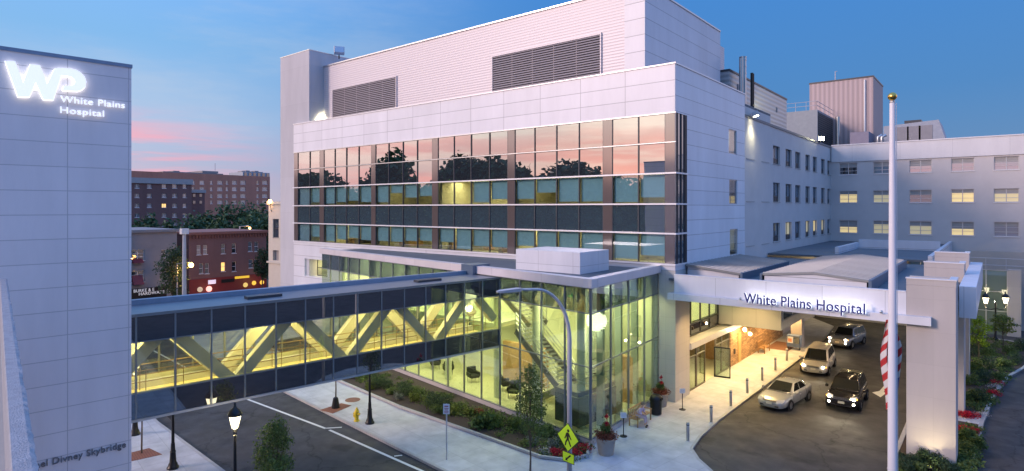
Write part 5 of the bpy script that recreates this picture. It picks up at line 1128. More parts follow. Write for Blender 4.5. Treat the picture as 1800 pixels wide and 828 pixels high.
# stanchion notices, trash bin
m_notice = M('notice_white', (.72, .72, .76), .5, var=.02)
s0 = None
for q, lb in ((G(1096, 767, .12), 'small white notice on a black stand beside the seated person'), (G(1199.5, 720, .12), 'small white notice on a black stand by the entrance pier')):
    if s0 is None:
        s0 = thing('notice_stand', lb, 'notice stand', q, 'notice stands by the entrance'); P0 = Vector(q)
        MB().lathe([(.20, 0), (.2, .03), (.05, .06), (.03, .1)], q, 16).build('base', m_black, s0); MB().tube([P0+ZU*.05, P0+ZU*1.0], .025, 8).build('post', m_black, s0)
        b = MB(); u3 = Vector((cS, sS, 0)); n3 = u3.cross(ZU); b.par(P0+ZU*1.0-u3*.17, u3*.34, n3*.02, ZU*.30); b.build('board', m_notice, s0)
        b = MB()
        for z in (.08, .13, .18, .23): b.par(P0+ZU*(1.0+z)-u3*.12+n3*.0205, u3*.24, n3*.002, ZU*.018)
        b.build('print', m_galvpole, s0)
    else: dup(s0, q, label=lb)
p = (-15.9, 33.3, .12); t = thing('litter_bin', 'black lidded litter bin beside the wooden bench', 'bin', p)
MB().lathe([(.28, .02), (.34, .06), (.36, .8), (.34, .84)], p, 20).build('body', m_black, t, smooth=True, auto=True); MB().lathe([(.39, .84), (.39, .90), (.34, 1.08), (.22, 1.17), (.02, 1.19)], p, 20).build('lid', m_black, t, smooth=True, auto=True)
b = MB(); b.box(p[0]+.33, p[0]+.385, p[1]-.16, p[1]+.16, 1.03, 1.16); b.build('opening', M('bin_opening', (.004, .004, .004), .9), t)
# benches
def bench(name, label, loc, rz, w):
    t = thing(name, label, 'bench', loc)
    o = Vector(loc)
    def B(x0, x1, y0, y1, z0, z1): return MB().box(o.x+x0, o.x+x1, o.y+y0, o.y+y1, o.z+z0, o.z+z1)
    b = MB()
    for k in range(5): b.box(o.x-.26+k*.105, o.x-.26+k*.105+.085, o.y-w/2, o.y+w/2, o.z+.42, o.z+.45)
    b.build('seat', m_wood, t); b = MB()
    for k in range(9): y = -w/2+.08+(w-.16)*k/8; b.par((o.x-.28, o.y+y-.025, o.z+.46), (.03, 0, 0), (0, .05, 0), (-.08, 0, .42))
    b.par((o.x-.37, o.y-w/2, o.z+.86), (.05, 0, 0), (0, w, 0), (-.012, 0, .07)); b.build('backrest', m_wood, t)
    for s in (-1, 1):
        B(-.30, .29, s*(w/2)-.03, s*(w/2)+.03, .62, .66).build('armrest', m_wood, t)
        for x in (-.28, .24): B(x-.03, x+.03, s*(w/2-.04)-.03, s*(w/2-.04)+.03, 0, .63 if x > 0 else .45).build('leg', m_wood, t)
    t.rotation_euler[2] = rz; return t
bench('bench', 'wooden slatted bench against the lobby glass where a person sits', (-15.95, 31.4, .12), 0, 1.7)
bench('bench', 'small amber lit wooden bench against the stone entrance wall', (-15.55, 53.6, .12), .0, 1.5)
t = MB().box(-15.9, -14.0, 55.2, 58.6, .121, .14).build('floor_mat', M('brick_mat', (.22, .11, .07), .9, var=.2)); tag(t, 'reddish floor mat beyond the amber lit bench', 'mat')
# newspaper box
p = G(1396, 614, .12); t = thing('newspaper_box', 'blue newspaper box with an orange notice beside the driveway column', 'newspaper box', p); mbx = M('box_blue', (.10, .15, .28), .5)
b = MB(); b.box(p[0]-.55, p[0]+.55, p[1]-.3, p[1]+.3, .35, 1.4); b.build('cabinet', mbx, t, bevel=.03)
for a in (-.45, .45): MB().box(p[0]+a-.04, p[0]+a+.04, p[1]-.2, p[1]+.2, .12, .35).build('leg', m_black, t)
MB().box(p[0]-.48, p[0]-.02, p[1]-.32, p[1]-.30, .7, 1.25).build('window', m_notice, t); MB().box(p[0]-.42, p[0]-.12, p[1]-.325, p[1]-.321, .8, 1.1).build('notice', M('notice_orange', (.7, .25, .12), .5), t); MB().box(p[0]+.08, p[0]+.48, p[1]-.32, p[1]-.30, .7, 1.25).build('window', m_blackglass, t)
# flagpole and flag
p0 = PD(1568.5, 366, 22); fx_, fy_ = p0[0], p0[1]
t = thing('flagpole', 'tall white flagpole with a gold ball on top beside the driveway mouth', 'flagpole', (fx_, fy_, 0)); ztp = HC + (366-181)/F_*22
MB().lathe([(.30, 0), (.30, .12), (.17, .16), (.158, 1.5), (.145, 6), (.118, 11), (.09, ztp)], (fx_, fy_, 0), 24).build('pole', M('white_enamel', (.74, .72, .76), .3, var=.02), t, smooth=True, auto=True)
MB().lathe([(.07, ztp), (.09, ztp+.02), (.09, ztp+.07), (.04, ztp+.10)], (fx_, fy_, 0), 14).build('truck', m_steel, t); MB().ball((fx_, fy_, ztp+.24), .155, 20).build('ball', M('gold', (.85, .50, .12), .18, 1, var=0), t, smooth=True)
hp_ = Vector((cS, sS, 0)); b = MB(); b.tube([(fx_+hp_.x*.21, fy_+hp_.y*.21, 1.2), (fx_+hp_.x*.15, fy_+hp_.y*.15, ztp)], .012, 5); b.build('halyard', m_cap, t)
f = thing('flag', 'limp red and white striped flag with a blue canton hanging on the white flagpole', 'flag', (fx_, fy_, 5.2))
cols = {'r': MB(), 'w': MB(), 'b': MB()}; NI, NJ = 40, 150; zt, zb = HC-(556-366)/F_*22, HC-(713-366)/F_*22
hq = Vector((-sS, cS, 0))
def fp(i, j):
    s, v = i/NI, j/NJ; sp = .17+.25*min(1, v*3.0) - .17*max(0, v-.40)/.60
    a = sin(s*2*pi*2.6+v*3.2); x = -sp*.55+s*sp*1.55 + .03*sin(v*9+s*4); y = .20+.13*a*(.5+.5*v) + .05*sin(v*6)
    return Vector((fx_, fy_, zt-(zt-zb)*v - (.20*(1-s) if v < .2 else .2*(1-s)) + .10*sin(s*7)*v)) + hp_*x + hq*(y)
for i in range(NI):
    for j in range(NJ):
        s, v = i/NI, j/NJ; k = 'b' if (v > .68 and s > .55) else ('r' if int((v*13.0 + s*3.5)) % 2 == 0 else 'w')
        cols[k].quad(fp(i, j), fp(i+1, j), fp(i+1, j+1), fp(i, j+1))
for k, nm, c_ in (('r', 'red_stripes', (.50, .03, .03)), ('w', 'white_stripes', (.72, .68, .64)), ('b', 'canton', (.06, .10, .35))): o = cols[k].build(nm, M('flag_'+nm, c_, .8, var=.05), f, smooth=True); so_ = o.modifiers.new('cloth', 'SOLIDIFY'); so_.thickness = .006

# ================================================================== CARS
m_tyre = M('tyre', (.015, .015, .016), .85); m_rim = M('alloy_rim', (.45, .45, .46), .3, .9); m_carglass = glass('car_glass', None, refl=.12, edge=.6, base=(.012, .014, .014)); m_trim = M('black_trim', (.02, .02, .022), .5)
m_tail = M('tail_lamp', (.45, .02, .02), .2, emit=(1, .04, .03), es=.12); m_head_on = E('headlamp_on', (1, .90, .68), 26); m_head_off = M('headlamp_off', (.55, .56, .58), .12, .3); m_amber = E('amber_lamp', (1, .45, .05), 3); m_platew = M('number_plate', (.65, .62, .5), .5)
def car(label, loc, head, spec, paint, on, cat='car', name='parked_car', grp=None):
    t = thing(name, label, cat, (0, 0, 0), grp)
    st, gh, H = spec['st'], spec['gh'], spec['H']; Wd = max(s[1] for s in st)
    ring = [(0, 0), (.80, 0), (.955, .10), (1, .42), (.985, .72), (.93, .93), (.74, 1.0), (0, 1.035)]
    v, fcs = [], []; n = 2*len(ring)-2
    for x, w, zb, zt in st:
        pts = [(y*w, zb+(zt-zb)*z) for y, z in ring]; pts += [(-y, z) for y, z in pts[-2:0:-1]]
        v += [(x, y, z) for y, z in pts]
    for i in range(len(st)-1):
        for j in range(n): fcs.append((i*n+j, i*n+(j+1) % n, (i+1)*n+(j+1) % n, (i+1)*n+j))
    fcs += [tuple(range(n)), tuple((len(st)-1)*n+j for j in range(n))]
    b = MB(); b.add(v, fcs); body = b.build('body', paint, t, smooth=True); sm = body.modifiers.new('s', 'SUBSURF'); sm.levels = sm.render_levels = 2
    xf, xr, wb_, zb, rxf, rxr, rw = gh
    BF, BR, RF, RR = (xf, wb_, zb), (xr, wb_*.96, zb+.02), (rxf, rw, H-.05), (rxr, rw*.96, H-.06)
    L = lambda p: (p[0], -p[1], p[2])
    b = MB(); b.add([BF, BR, L(BR), L(BF), RF, RR, L(RR), L(RF), (rxf-.12, 0, H), (rxr+.15, 0, H-.01)], [(0, 1, 5, 4), (2, 3, 7, 6), (3, 0, 4, 7), (1, 2, 6, 5), (4, 8, 7), (6, 9, 5), (4, 5, 9, 8), (7, 8, 9, 6)])
    b.build('roof', paint, t, smooth=True, bevel=.05, auto=False)
    def bil(A, B_, C_, D_, s, q): A, B_, C_, D_ = map(Vector, (A, B_, C_, D_)); return (A*(1-s)+B_*s)*(1-q)+(D_*(1-s)+C_*s)*q
    def gl_(A, B_, C_, D_, s0, s1, q0, q1, nm):
        nn_ = (Vector(B_)-Vector(A)).cross(Vector(D_)-Vector(A)).normalized(); cc = (Vector(A)+Vector(C_))/2; 
        if nn_.dot(cc-Vector((-.3, 0, .9))) < 0: nn_ = -nn_
        q = [bil(A, B_, C_, D_, *a)+nn_*.008 for a in ((s0, q0), (s1, q0), (s1, q1), (s0, q1))]; b = MB(); b.add(q+[p-nn_*.02 for p in q], [(0, 1, 2, 3), (7, 6, 5, 4), (0, 4, 5, 1), (1, 5, 6, 2), (2, 6, 7, 3), (3, 7, 4, 0)]); return b.build(nm, m_carglass, t)
    gl_(L(BF), BF, RF, L(RF), .06, .94, .04, .92, 'windscreen'); gl_(BR, L(BR), L(RR), RR, .08, .92, .12, .9, 'rear_window')
    for sd in (0, 1):
        A, B_, C_, D_ = (BF, BR, RR, RF) if sd == 0 else (L(BF), L(BR), L(RR), L(RF))
        for s0, s1 in spec['win']: gl_(A, B_, C_, D_, s0, s1, .10, .88, 'side_window')
    r = spec['r']; wy = Wd-.005
    for x in spec['ax']:
        for sd in (-1, 1):
            MB().lathe([(r*1.13, -.04), (r*1.13, .012)], (x, sd*(wy-.03), r*.98), 22, 'y').build('wheel_arch', m_trim, t)
            w = MB().lathe([(r*.62, -.19), (r*.95, -.19), (r, -.15), (r, .0), (r*.95, .035), (r*.66, .03), (r*.64, -.02)], (x, sd*(wy-.0), r), 24, 'y')
            if sd < 0: w = MB().lathe([(r*.62, .19), (r*.95, .19), (r, .15), (r, .0), (r*.95, -.035), (r*.66, -.03), (r*.64, .02)], (x, sd*wy, r), 24, 'y')
            wh = w.build('wheel', m_tyre, t, smooth=True, auto=True); b = MB(); b.lathe([(.02, sd*.012), (r*.64, sd*.0), (r*.64, -sd*.02)], (x, sd*wy, r), 20, 'y')
            for k in range(5): a = 2*pi*k/5+.3; b.bar((x+.05*cos(a), sd*(wy+.022), r+.05*sin(a)), (x+r*.62*cos(a), sd*(wy+.012), r+r*.62*sin(a)), .05, .02, up=(0, 1, 0))
            b.build('rim', m_rim, wh)
    xe = st[-1][0]; fr = spec['front']; zh = fr['zh']
    for sd in (-1, 1):
        b = MB(); q = [(xe-.03, sd*fr['y0'], zh-.07), (xe-.10, sd*(fr['y1']-.04), zh-.06), (xe-.36, sd*(fr['y1']+.015), zh+.03), (xe-.42, sd*(fr['y1']-.03), zh+.10), (xe-.14, sd*fr['y0'], zh+.06)]
        b.add(q+[(x-.12, y*.96, z) for x, y, z in q], [(0, 1, 2, 3, 4), (9, 8, 7, 6, 5)]+[(i, (i+1) % 5, 5+(i+1) % 5, 5+i) for i in range(5)]); b.build('headlight', m_head_off, t, bevel=.01)
        if on:
            b = MB(); b.ball((xe-.06, sd*(fr['y0']*.45+fr['y1']*.55), zh+.0), .085, 12); b.build('headlight', m_head_on, t, smooth=True)
            lamp('headlamp_beam', 'SPOT', (xe+.08, sd*(fr['y0']+fr['y1'])/2, zh), 110, (1, .86, .62), t, .08, direc=(1, 0, -.14), spot_size=1.2, spot_blend=.7)
            b = MB(); b.ball((xe-.20, sd*(fr['y1']-.02), zh), .05, 8); b.build('indicator', m_amber, t)
            if fr.get('fog'): b = MB(); b.ball((xe-.02, sd*fr['y1']*.8, zh-.30), .07, 10); b.build('fog_light', m_head_on, t, smooth=True)
        b = MB(); x0 = st[0][0]; yo = st[0][1]*.97; b.box(x0+.0, x0+.22, yo-.20 if sd > 0 else -yo, yo if sd > 0 else -(yo-.20), fr['zt']-.14, fr['zt']+.0); b.build('tail_light', m_tail, t, bevel=.03)
        b = MB(); mx_ = xf-.15; b.box(mx_-.08, mx_+.10, sd*(Wd+.02) if sd > 0 else -(Wd+.20), (Wd+.20) if sd > 0 else -(Wd+.02), zb+.0, zb+.15); b.build('wing_mirror', paint, t, bevel=.03)
        b = MB(); b.box(-.15, .02, sd*(Wd-.03) if sd > 0 else -(Wd-.0), (Wd-.0) if sd > 0 else -(Wd-.03), zb-.20, zb-.16); b.build('door_handle', m_rim, t)
    gz0, gz1, gy = fr['grille']; b = MB(); b.par((xe-.10, -gy, gz0), (0, 2*gy, 0), (.08, 0, 0), (-.05, 0, gz1-gz0)); g_ = b.build('grille', m_trim, t, bevel=.015); b = MB()
    for k in range(3): z = gz0+(gz1-gz0)*(k+.7)/3.6; b.box(xe-.08, xe+.0-.012*k, -gy*.95, gy*.95, z, z+.018)
    b.build('grille_bars', m_rim, g_)
    zb0 = st[-1][2]; b = MB(); b.par((xe-.10, -Wd*.62, zb0+.04), (0, Wd*1.24, 0), (.09, 0, 0), (0, 0, .12)); b.build('lower_intake', m_trim, t, bevel=.02)
    b = MB(); b.box(xe-.02, xe+.025, -.17, .17, zb0+.20, zb0+.34); b.build('number_plate', m_platew, t)
    if spec.get('rails'):
        for sd in (-1, 1): b = MB(); b.tube([(rxr+.1, sd*rw*.9, H-.02), (rxr+.2, sd*rw*.9, H+.05), (rxf-.3, sd*rw*.9, H+.05), (rxf-.15, sd*rw*.9, H-.03)], .02, 6); b.build('roof_rail', m_trim, t)
    def at_x(x):
        for p, q in zip(st, st[1:]):
            if p[0] <= x <= q[0]: k = (x-p[0])/(q[0]-p[0]); return [p[i]+(q[i]-p[i])*k for i in range(4)]
    for x in spec['seams']:
        _, w, z0, z1 = at_x(x)
        for sd in (-1, 1): MB().tube([(x, sd*(y*w-.004), z0+(z1-z0)*z) for y, z in ring[2:6]], .009, 5).build('door_seam', m_trim, t)
    hx = st[-4][0]; b = MB(); b.tube([(xf+.02, -wb_*.98, zb-.005), (xf+.12, 0, zb+.03), (xf+.02, wb_*.98, zb-.005)], .022, 5); b.build('cowl_trim', m_trim, t)
    for sd in (-1, 1): MB().bar((xf+.02, sd*.08-.05, zb+.045), (xf-.22, sd*.08+.42, zb+.14), .018, .012).build('wiper', m_trim, t)
    t.location = loc; t.rotation_euler[2] = math.atan2(head[1], head[0]); return t
sedan = dict(seams=(.95, -.05, -1.05), H=1.47, r=.335, ax=(-1.42, 1.38), win=((.10, .47), (.50, .86)), gh=(1.02, -1.72, .80, .93, .12, -1.02, .57), front=dict(zh=.66, y0=.42, y1=.80, zt=.86, grille=(.50, .66, .40)),
    st=[(-2.40, .62, .40, .86), (-2.34, .78, .30, .98), (-2.0, .87, .22, 1.01), (-1.4, .91, .2, .99), (-.6, .92, .2, .95), (.4, .92, .2, .94), (1.05, .915, .2, .93), (1.6, .90, .2, .86), (2.1, .84, .2, .74), (2.36, .70, .22, .63), (2.43, .55, .26, .56)])
suv = dict(seams=(.85, -.1, -1.0), H=1.74, r=.365, ax=(-1.35, 1.33), win=((.06, .34), (.36, .62), (.65, .92)), gh=(.95, -2.22, .84, 1.06, .40, -2.02, .66), rails=True, front=dict(zh=.86, y0=.46, y1=.84, zt=1.10, grille=(.72, .90, .42), fog=True),
    st=[(-2.32, .72, .45, 1.02), (-2.28, .85, .34, 1.10), (-1.9, .92, .27, 1.10), (-1.2, .935, .25, 1.08), (0, .94, .25, 1.07), (.9, .94, .25, 1.06), (1.5, .92, .25, 1.01), (2.0, .88, .25, .94), (2.22, .80, .28, .86), (2.30, .66, .33, .74)])
van = dict(seams=(1.05, .15, -.95), H=1.76, r=.34, ax=(-1.5, 1.5), win=((.13, .40), (.43, .66), (.69, .93)), gh=(1.42, -2.38, .86, 1.0, .42, -2.15, .68), front=dict(zh=.74, y0=.42, y1=.86, zt=1.05, grille=(.60, .76, .40)),
    st=[(-2.50, .76, .42, 1.0), (-2.45, .88, .30, 1.05), (-2.0, .95, .23, 1.04), (-1.2, .965, .21, 1.02), (0, .97, .21, 1.0), (1.2, .96, .21, .98), (1.7, .94, .21, .93), (2.2, .86, .22, .80), (2.42, .74, .25, .68), (2.48, .58, .3, .60)])
paint_s = M('silver_paint', (.50, .51, .52), .24, .55, var=.02); paint_w = M('pearl_paint', (.62, .58, .52), .25, .3, var=.02); paint_b = M('black_car_paint', (.014, .014, .017), .16, .2, var=0, spec=.8); paint_g = M('grey_silver_paint', (.42, .43, .45), .25, .6, var=.02)
gp = 'cars on the entrance driveway'
car('silver sedan stopped by the kerb with its lights off', (-10.55, 40.9, 0), (-.14, -.99), sedan, paint_s, False, grp=gp)
car('pale minivan with lit headlights pulling in behind the silver sedan', (-10.75, 51.0, 0), (.06, -1), van, paint_w, True, grp=gp)
car('black sport utility car with lit headlights heading out beside the silver sedan', (-7.45, 43.4, 0), (.02, -1), suv, paint_b, True, grp=gp)
car('silver sport utility car with four lit lamps at the back of the driveway', (-10.6, 61.7, 0), (-.18, -.98), suv, paint_g, True, grp=gp)

# ================================================================== PERSON ON THE BENCH
def skin_body(name, joints, edges, m, parent, sub=2):
    me = bpy.data.meshes.new(name); me.from_pydata([j[0] for j in joints], edges, []); o = bpy.data.objects.new(name, me); C.objects.link(o)
    sk = o.modifiers.new('skin', 'SKIN'); ss = o.modifiers.new('sub', 'SUBSURF'); ss.levels = ss.render_levels = sub
    for i, j in enumerate(joints): me.skin_vertices[0].data[i].radius = (j[1], j[1] if len(j) < 3 else j[2])
    me.skin_vertices[0].data[0].use_root = True
    bpy.context.view_layer.update(); dm = bpy.data.meshes.new_from_object(o.evaluated_get(bpy.context.evaluated_depsgraph_get())); bpy.data.objects.remove(o); dm.materials.clear(); dm.materials.append(m)
    for p in dm.polygons: p.use_smooth = True
    r = bpy.data.objects.new(name, dm); C.objects.link(r); r.parent = parent; return r
PX0 = (-15.88, 31.0, .12)
t = thing('person', 'person in a pale lavender top sitting bent forward on the bench by the lobby', 'person', PX0)
m_skin = M('skin', (.48, .29, .21), .55, var=.03); m_lav = M('lavender_cloth', (.52, .42, .55), .85, var=.06); m_trou = M('pale_trousers', (.46, .38, .46), .85, var=.05); m_hair = M('grey_brown_hair', (.16, .12, .10), .7); m_shoe = M('dark_shoe', (.02, .02, .025), .5)
J = [((-.02, 0, .55), .13), ((.08, 0, .82), .135), ((.16, 0, 1.02), .13), ((.21, 0, 1.10), .055), ((.27, 0, 1.22), .085), ((.29, 0, 1.31), .075),
     ((.18, .17, 1.00), .06), ((.22, .24, .76), .05), ((.40, .10, .70), .038), ((.18, -.17, 1.00), .06), ((.22, -.24, .76), .05), ((.40, -.08, .70), .038),
     ((.02, .10, .53), .095), ((.44, .11, .54), .07), ((.42, .12, .10), .045), ((.02, -.10, .53), .095), ((.46, -.12, .54), .07), ((.47, -.11, .10), .045)]
Ed = [(0, 1), (1, 2), (2, 3), (3, 4), (4, 5), (2, 6), (6, 7), (7, 8), (2, 9), (9, 10), (10, 11), (0, 12), (12, 13), (13, 14), (0, 15), (15, 16), (16, 17)]
skin_body('body', J, Ed, m_skin, t)
top_ = [((0, 0, .60), .155), ((.08, 0, .82), .15), ((.16, 0, 1.03), .14), ((.18, .18, 1.00), .075), ((.22, .245, .77), .066), ((.32, .17, .73), .058), ((.18, -.18, 1.00), .075), ((.22, -.245, .77), .066), ((.32, -.16, .73), .058)]
skin_body('top', top_, [(0, 1), (1, 2), (2, 3), (3, 4), (4, 5), (2, 6), (6, 7), (7, 8)], m_lav, t)
tr_ = [((-.02, 0, .54), .14), ((.04, .10, .53), .108), ((.44, .11, .545), .085), ((.425, .12, .22), .065), ((.04, -.10, .53), .108), ((.46, -.12, .545), .085), ((.47, -.11, .22), .065)]
skin_body('trousers', tr_, [(0, 1), (1, 2), (2, 3), (0, 4), (4, 5), (5, 6)], m_trou, t)
o = MB().ball((PX0[0]+.245, PX0[1], PX0[2]+1.29), .108, 14).build('hair', m_hair, t, smooth=True)
for y, x in ((.12, .44), (-.11, .50)): MB().ball((PX0[0]+x+.04, PX0[1]+y, PX0[2]+.045), .075, 12, .6).build('shoe', m_shoe, t, smooth=True)
for s in (.09, -.07):
    for k in range(5): a = (k-2)*.017; MB().tube([(PX0[0]+.40, PX0[1]+s+a, PX0[2]+.70), (PX0[0]+.46, PX0[1]+s*.8+a, PX0[2]+.69), (PX0[0]+.485-.008*abs(k-2), PX0[1]+s*.75+a, PX0[2]+.66)], [.010, .009, .007], 6).build('finger', m_skin, t, smooth=True)

# ================================================================== PLANTS
def leaf_mesh(name, blobs, n, size, seed, m, shell=2.2, flat=0.0, asp=.55):
    rg = np.random.default_rng(seed); w = np.array([b[1][0]*b[1][1]*b[1][2] for b in blobs])**.8; w /= w.sum(); idx = rg.choice(len(blobs), n, p=w)
    c = np.array([b[0] for b in blobs])[idx]; r = np.array([b[1] for b in blobs])[idx]
    d = rg.normal(size=(n, 3)); d /= np.linalg.norm(d, axis=1)[:, None]; rad = rg.random(n)**(1/shell)*(1+.12*rg.normal(size=n))
    p = c + d*r*rad[:, None]
    nn_ = d*.6 + rg.normal(size=(n, 3))*.7 + np.array([0, 0, .4+flat]); nn_ /= np.linalg.norm(nn_, axis=1)[:, None]
    a = np.cross(nn_, rg.normal(size=(n, 3))); a /= np.linalg.norm(a, axis=1)[:, None]; b_ = np.cross(nn_, a); s = size*(.6+.8*rg.random(n))[:, None]
    V = np.stack([p-a*s*.5, p-b_*s*.5*asp+nn_*s*.08, p+a*s*.5, p+b_*s*.5*asp+nn_*s*.08], 1).reshape(-1, 3)
    me = bpy.data.meshes.new(name); me.vertices.add(4*n); me.vertices.foreach_set('co', V.astype(np.float32).ravel()); me.loops.add(4*n); me.loops.foreach_set('vertex_index', np.arange(4*n, dtype=np.int32)); me.polygons.add(n); me.polygons.foreach_set('loop_start', np.arange(0, 4*n, 4, dtype=np.int32)); me.update(calc_edges=True); me.validate()
    me.materials.append(m); return me
def mesh_obj(name, me, parent=None, loc=None):
    o = bpy.data.objects.new(name, me); C.objects.link(o)
    if parent: o.parent = parent
    if loc is not None: o.location = loc
    return o
m_bark = M('bark', (.10, .075, .055), .9, var=.25, scale=8, bump=.5)
m_leaf = leafmat('street_leaf', (.115, .165, .045)); m_leafd = leafmat('dark_leaf', (.048, .085, .04)); m_leafy = leafmat('yellow_green_leaf', (.15, .19, .04)); m_leafl = leafmat('lime_leaf', (.22, .32, .03), trans=.5); m_leafg = leafmat('grey_leaf', (.20, .22, .17)); m_leafr = leafmat('red_flower', (.50, .02, .04)); m_leafw = leafmat('white_flower', (.50, .48, .46)); m_leafb = leafmat('bronze_leaf', (.24, .075, .04)); m_leafbg = leafmat('woodland_leaf', (.06, .115, .055), trans=.15)
def tree(name, label, loc, H, hc, rx, n, leaf, m, seed, nb=9, trunk=.06, group=None, gaps=.42, rz=None, cat='tree'):
    t = thing(name, label, cat, loc, group); rg = random.Random(seed); rz = rz or (H-hc)/2; blobs = []
    for k in range(nb):
        a = 2.4*k + rg.random(); q = (k+.5)/nb; z = hc + (H-hc)*(.12+.80*q); rr_ = rx*(.75*sqrt(max(.05, 1-(2*q-.85)**2))) * rg.uniform(.5, 1)
        s = rg.uniform(.75, 1.15)*gaps; blobs.append(((rr_*cos(a)*.75, rr_*sin(a)*.75, z), (rx*s, rx*s, rz*s*.75)))
    b = MB(); b.tube([(0, 0, 0), (.02, .01, hc*.6), (-.02, .02, hc), (0, 0, hc+(H-hc)*.55)], [trunk, trunk*.8, trunk*.65, trunk*.25], 8)
    for c_, _ in blobs: z0 = min(hc*.9+.2*(c_[2]-hc), c_[2]); b.tube([(0, 0, z0), (c_[0]*.5, c_[1]*.5, z0+(c_[2]-z0)*.6), c_], [trunk*.4, trunk*.28, trunk*.12], 5)
    tr = b.build('trunk', m_bark); tr.parent = t
    mesh_obj('crown', leaf_mesh('crown', blobs, n, leaf, seed, m), t); return t
p = PD(486, 790, 24.0); tree('street_tree', 'bushy young tree at the bottom edge on the near pavement', (p[0], p[1], .12), 3.95, .9, 1.25, 5200, .105, m_leaf, 11, 12, .05)
p = G(932, 833, .12); t = tree('street_tree', 'slender young tree on the pavement in front of the lobby glass', p, 5.3, 1.3, 1.25, 3600, .10, m_leaf, 23, 13, .05, gaps=.36)
p = G(590, 717, .12); t = tree('street_tree', 'young tree with a dark watering bag round its trunk on the far pavement', p, 4.6, 2.0, 1.1, 2200, .11, m_leaf, 31, 8, .05); MB().lathe([(.26, 0), (.24, .12), (.15, .62), (.07, .68)], p, 12).build('watering_bag', m_black, t, smooth=True, auto=True)
p = G(249, 797, .12); tree('street_tree', 'thin young tree in the brick square on the near pavement by the stair tower', p, 4.4, 2.3, .9, 1600, .11, m_leaf, 37, 7, .045)
p = G(1763, 618, .14); tree('small_tree', 'small spreading tree in the island bed under the twin lantern', p, 3.2, 1.5, 1.5, 1500, .15, m_leafy, 41, 10, .05, rz=.7)
p = (-1.15, 62.5, .14); tree('small_tree', 'bright lime green shrub tree lit behind the stone pillars', p, 3.5, .8, 1.1, 1500, .15, m_leafl, 43, 8, .05); lamp('garden_spot', 'POINT', (-.2, 60.5, 1.4), 120, (1, .92, .5), None, .1)
# background trees
bgT = [(236, 388, 108, 3.2), (262, 378, 118, 3.6), (300, 392, 104, 3.2), (338, 385, 112, 3.4), (362, 372, 124, 4.6), (395, 360, 122, 4.8), (428, 362, 126, 4.8), (452, 363, 118, 4.2), (470, 372, 112, 3.4), (385, 386, 106, 3.6), (432, 388, 106, 3.8)]
for k, (x, y, d, r_) in enumerate(bgT):
    p = PD(x, y, d); lab = 'dark green leafy tree, number %s from the left of those behind the brown brick shops' % ('one two three four five six seven eight nine ten eleven'.split()[k])
    lab = ['leafy dark tree at the stair tower edge below the brown apartment block', 'leafy dark tree below the one lit apartment window', 'low dark tree behind the grey stucco building roof', 'dark tree behind the utility pole', 'tall dark tree at the right end of the brown apartment block', 'tallest dark tree in front of the orange brick apartments', 'broad dark tree in front of the middle of the orange apartments', 'dark tree below the right end of the orange apartments', 'dark tree touching the cream stone building', 'lower dark tree just above the brown shop cornice', 'lower dark tree beneath the small orange lamp'][k]
    tree('background_tree', lab, (p[0], p[1], -4), p[2]+4, 3, r_, 1500, .85, m_leafbg, 60+k, 12, .3, 'trees behind the brown brick shops', gaps=.5)
p = PX(305, 470, -77.); tree('dark_street_tree', 'dark street tree between the grey building and the brown shops', (p[0], p[1], 0), PX(300, 432, -77)[2], 1.5, 2.6, 2600, .3, m_leafd, 81, 12, .15)
p = PX(461, 470, -81.); tree('dark_street_tree', 'dark street tree in front of the right end of the brown shops', (p[0], p[1], 0), PX(461, 436, -81)[2], 2.2, 1.6, 1600, .28, m_leafd, 83, 10, .12)
# the wood behind the garage that shows in the hospital's mirror glass
def mirror(x, y, Yp):
    r = ray(x, y); tt = (72-Yp)/r[1]; return (r[0]*tt, Yp, HC+r[2]*tt)
bl_ = []; rg = random.Random(9)
tops = [(500, 318), (520, 306), (537, 312), (552, 306), (566, 305), (585, 314), (600, 326), (640, 332), (655, 318), (672, 300), (684, 278), (690, 268), (700, 290), (712, 316), (730, 338), (750, 335), (765, 322), (780, 305), (800, 290), (812, 281), (826, 283), (842, 290), (858, 286), (872, 281), (888, 284), (902, 292), (915, 308), (935, 316), (960, 312), (978, 296), (996, 290), (1012, 296), (1030, 298), (1050, 305), (1075, 320), (1110, 322), (1150, 325), (1200, 330)]
for x, y in tops:
    Yp = -48 - rg.uniform(0, 14); p = mirror(x, y, Yp); r0 = 5.2 if y < 300 else 4.4; z = p[2]-r0*.8
    while z > 0: bl_.append(((p[0]+rg.uniform(-1, 1), p[1], z), (r0*1.15, 4, r0))); z -= r0*1.1; r0 *= 1.12
o = mesh_obj('distant_wood', leaf_mesh('distant_wood', bl_, 60000, 2.0, 77, m_leafbg, shell=3)); tag(o, 'dark wood beyond the garage that shows as silhouettes in the mirror glass', 'wood', None, 'stuff')
# shrubs
protos = {}
def shrub_proto(kind):
    if kind in protos: return protos[kind]
    m, n, lf, sh = {'box': (m_leafd, 900, .075, 4), 'green': (m_leaf, 620, .11, 2), 'lime': (m_leafy, 560, .12, 2), 'grey': (m_leafg, 520, .09, 2), 'grass': (m_leaf, 420, .30, 2), 'red': (m_leafr, 420, .09, 2), 'bronze': (m_leafb, 500, .11, 2), 'juniper': (m_leafd, 1300, .13, 2), 'white': (m_leafw, 260, .08, 2)}[kind]
    rg = random.Random(hash(kind) % 97 if False else len(kind)*7); bl = [((0, 0, .42), (.46, .46, .42))] if kind == 'box' else [((rg.uniform(-.3, .3), rg.uniform(-.3, .3), rg.uniform(.18, .42)), (rg.uniform(.2, .34),)*2+(rg.uniform(.2, .34),)) for _ in range(6)]
    protos[kind] = leaf_mesh(kind+'_foliage', bl, n, lf, 90+len(protos), m, shell=sh, asp=.3 if kind in ('grass', 'juniper') else .6); return protos[kind]
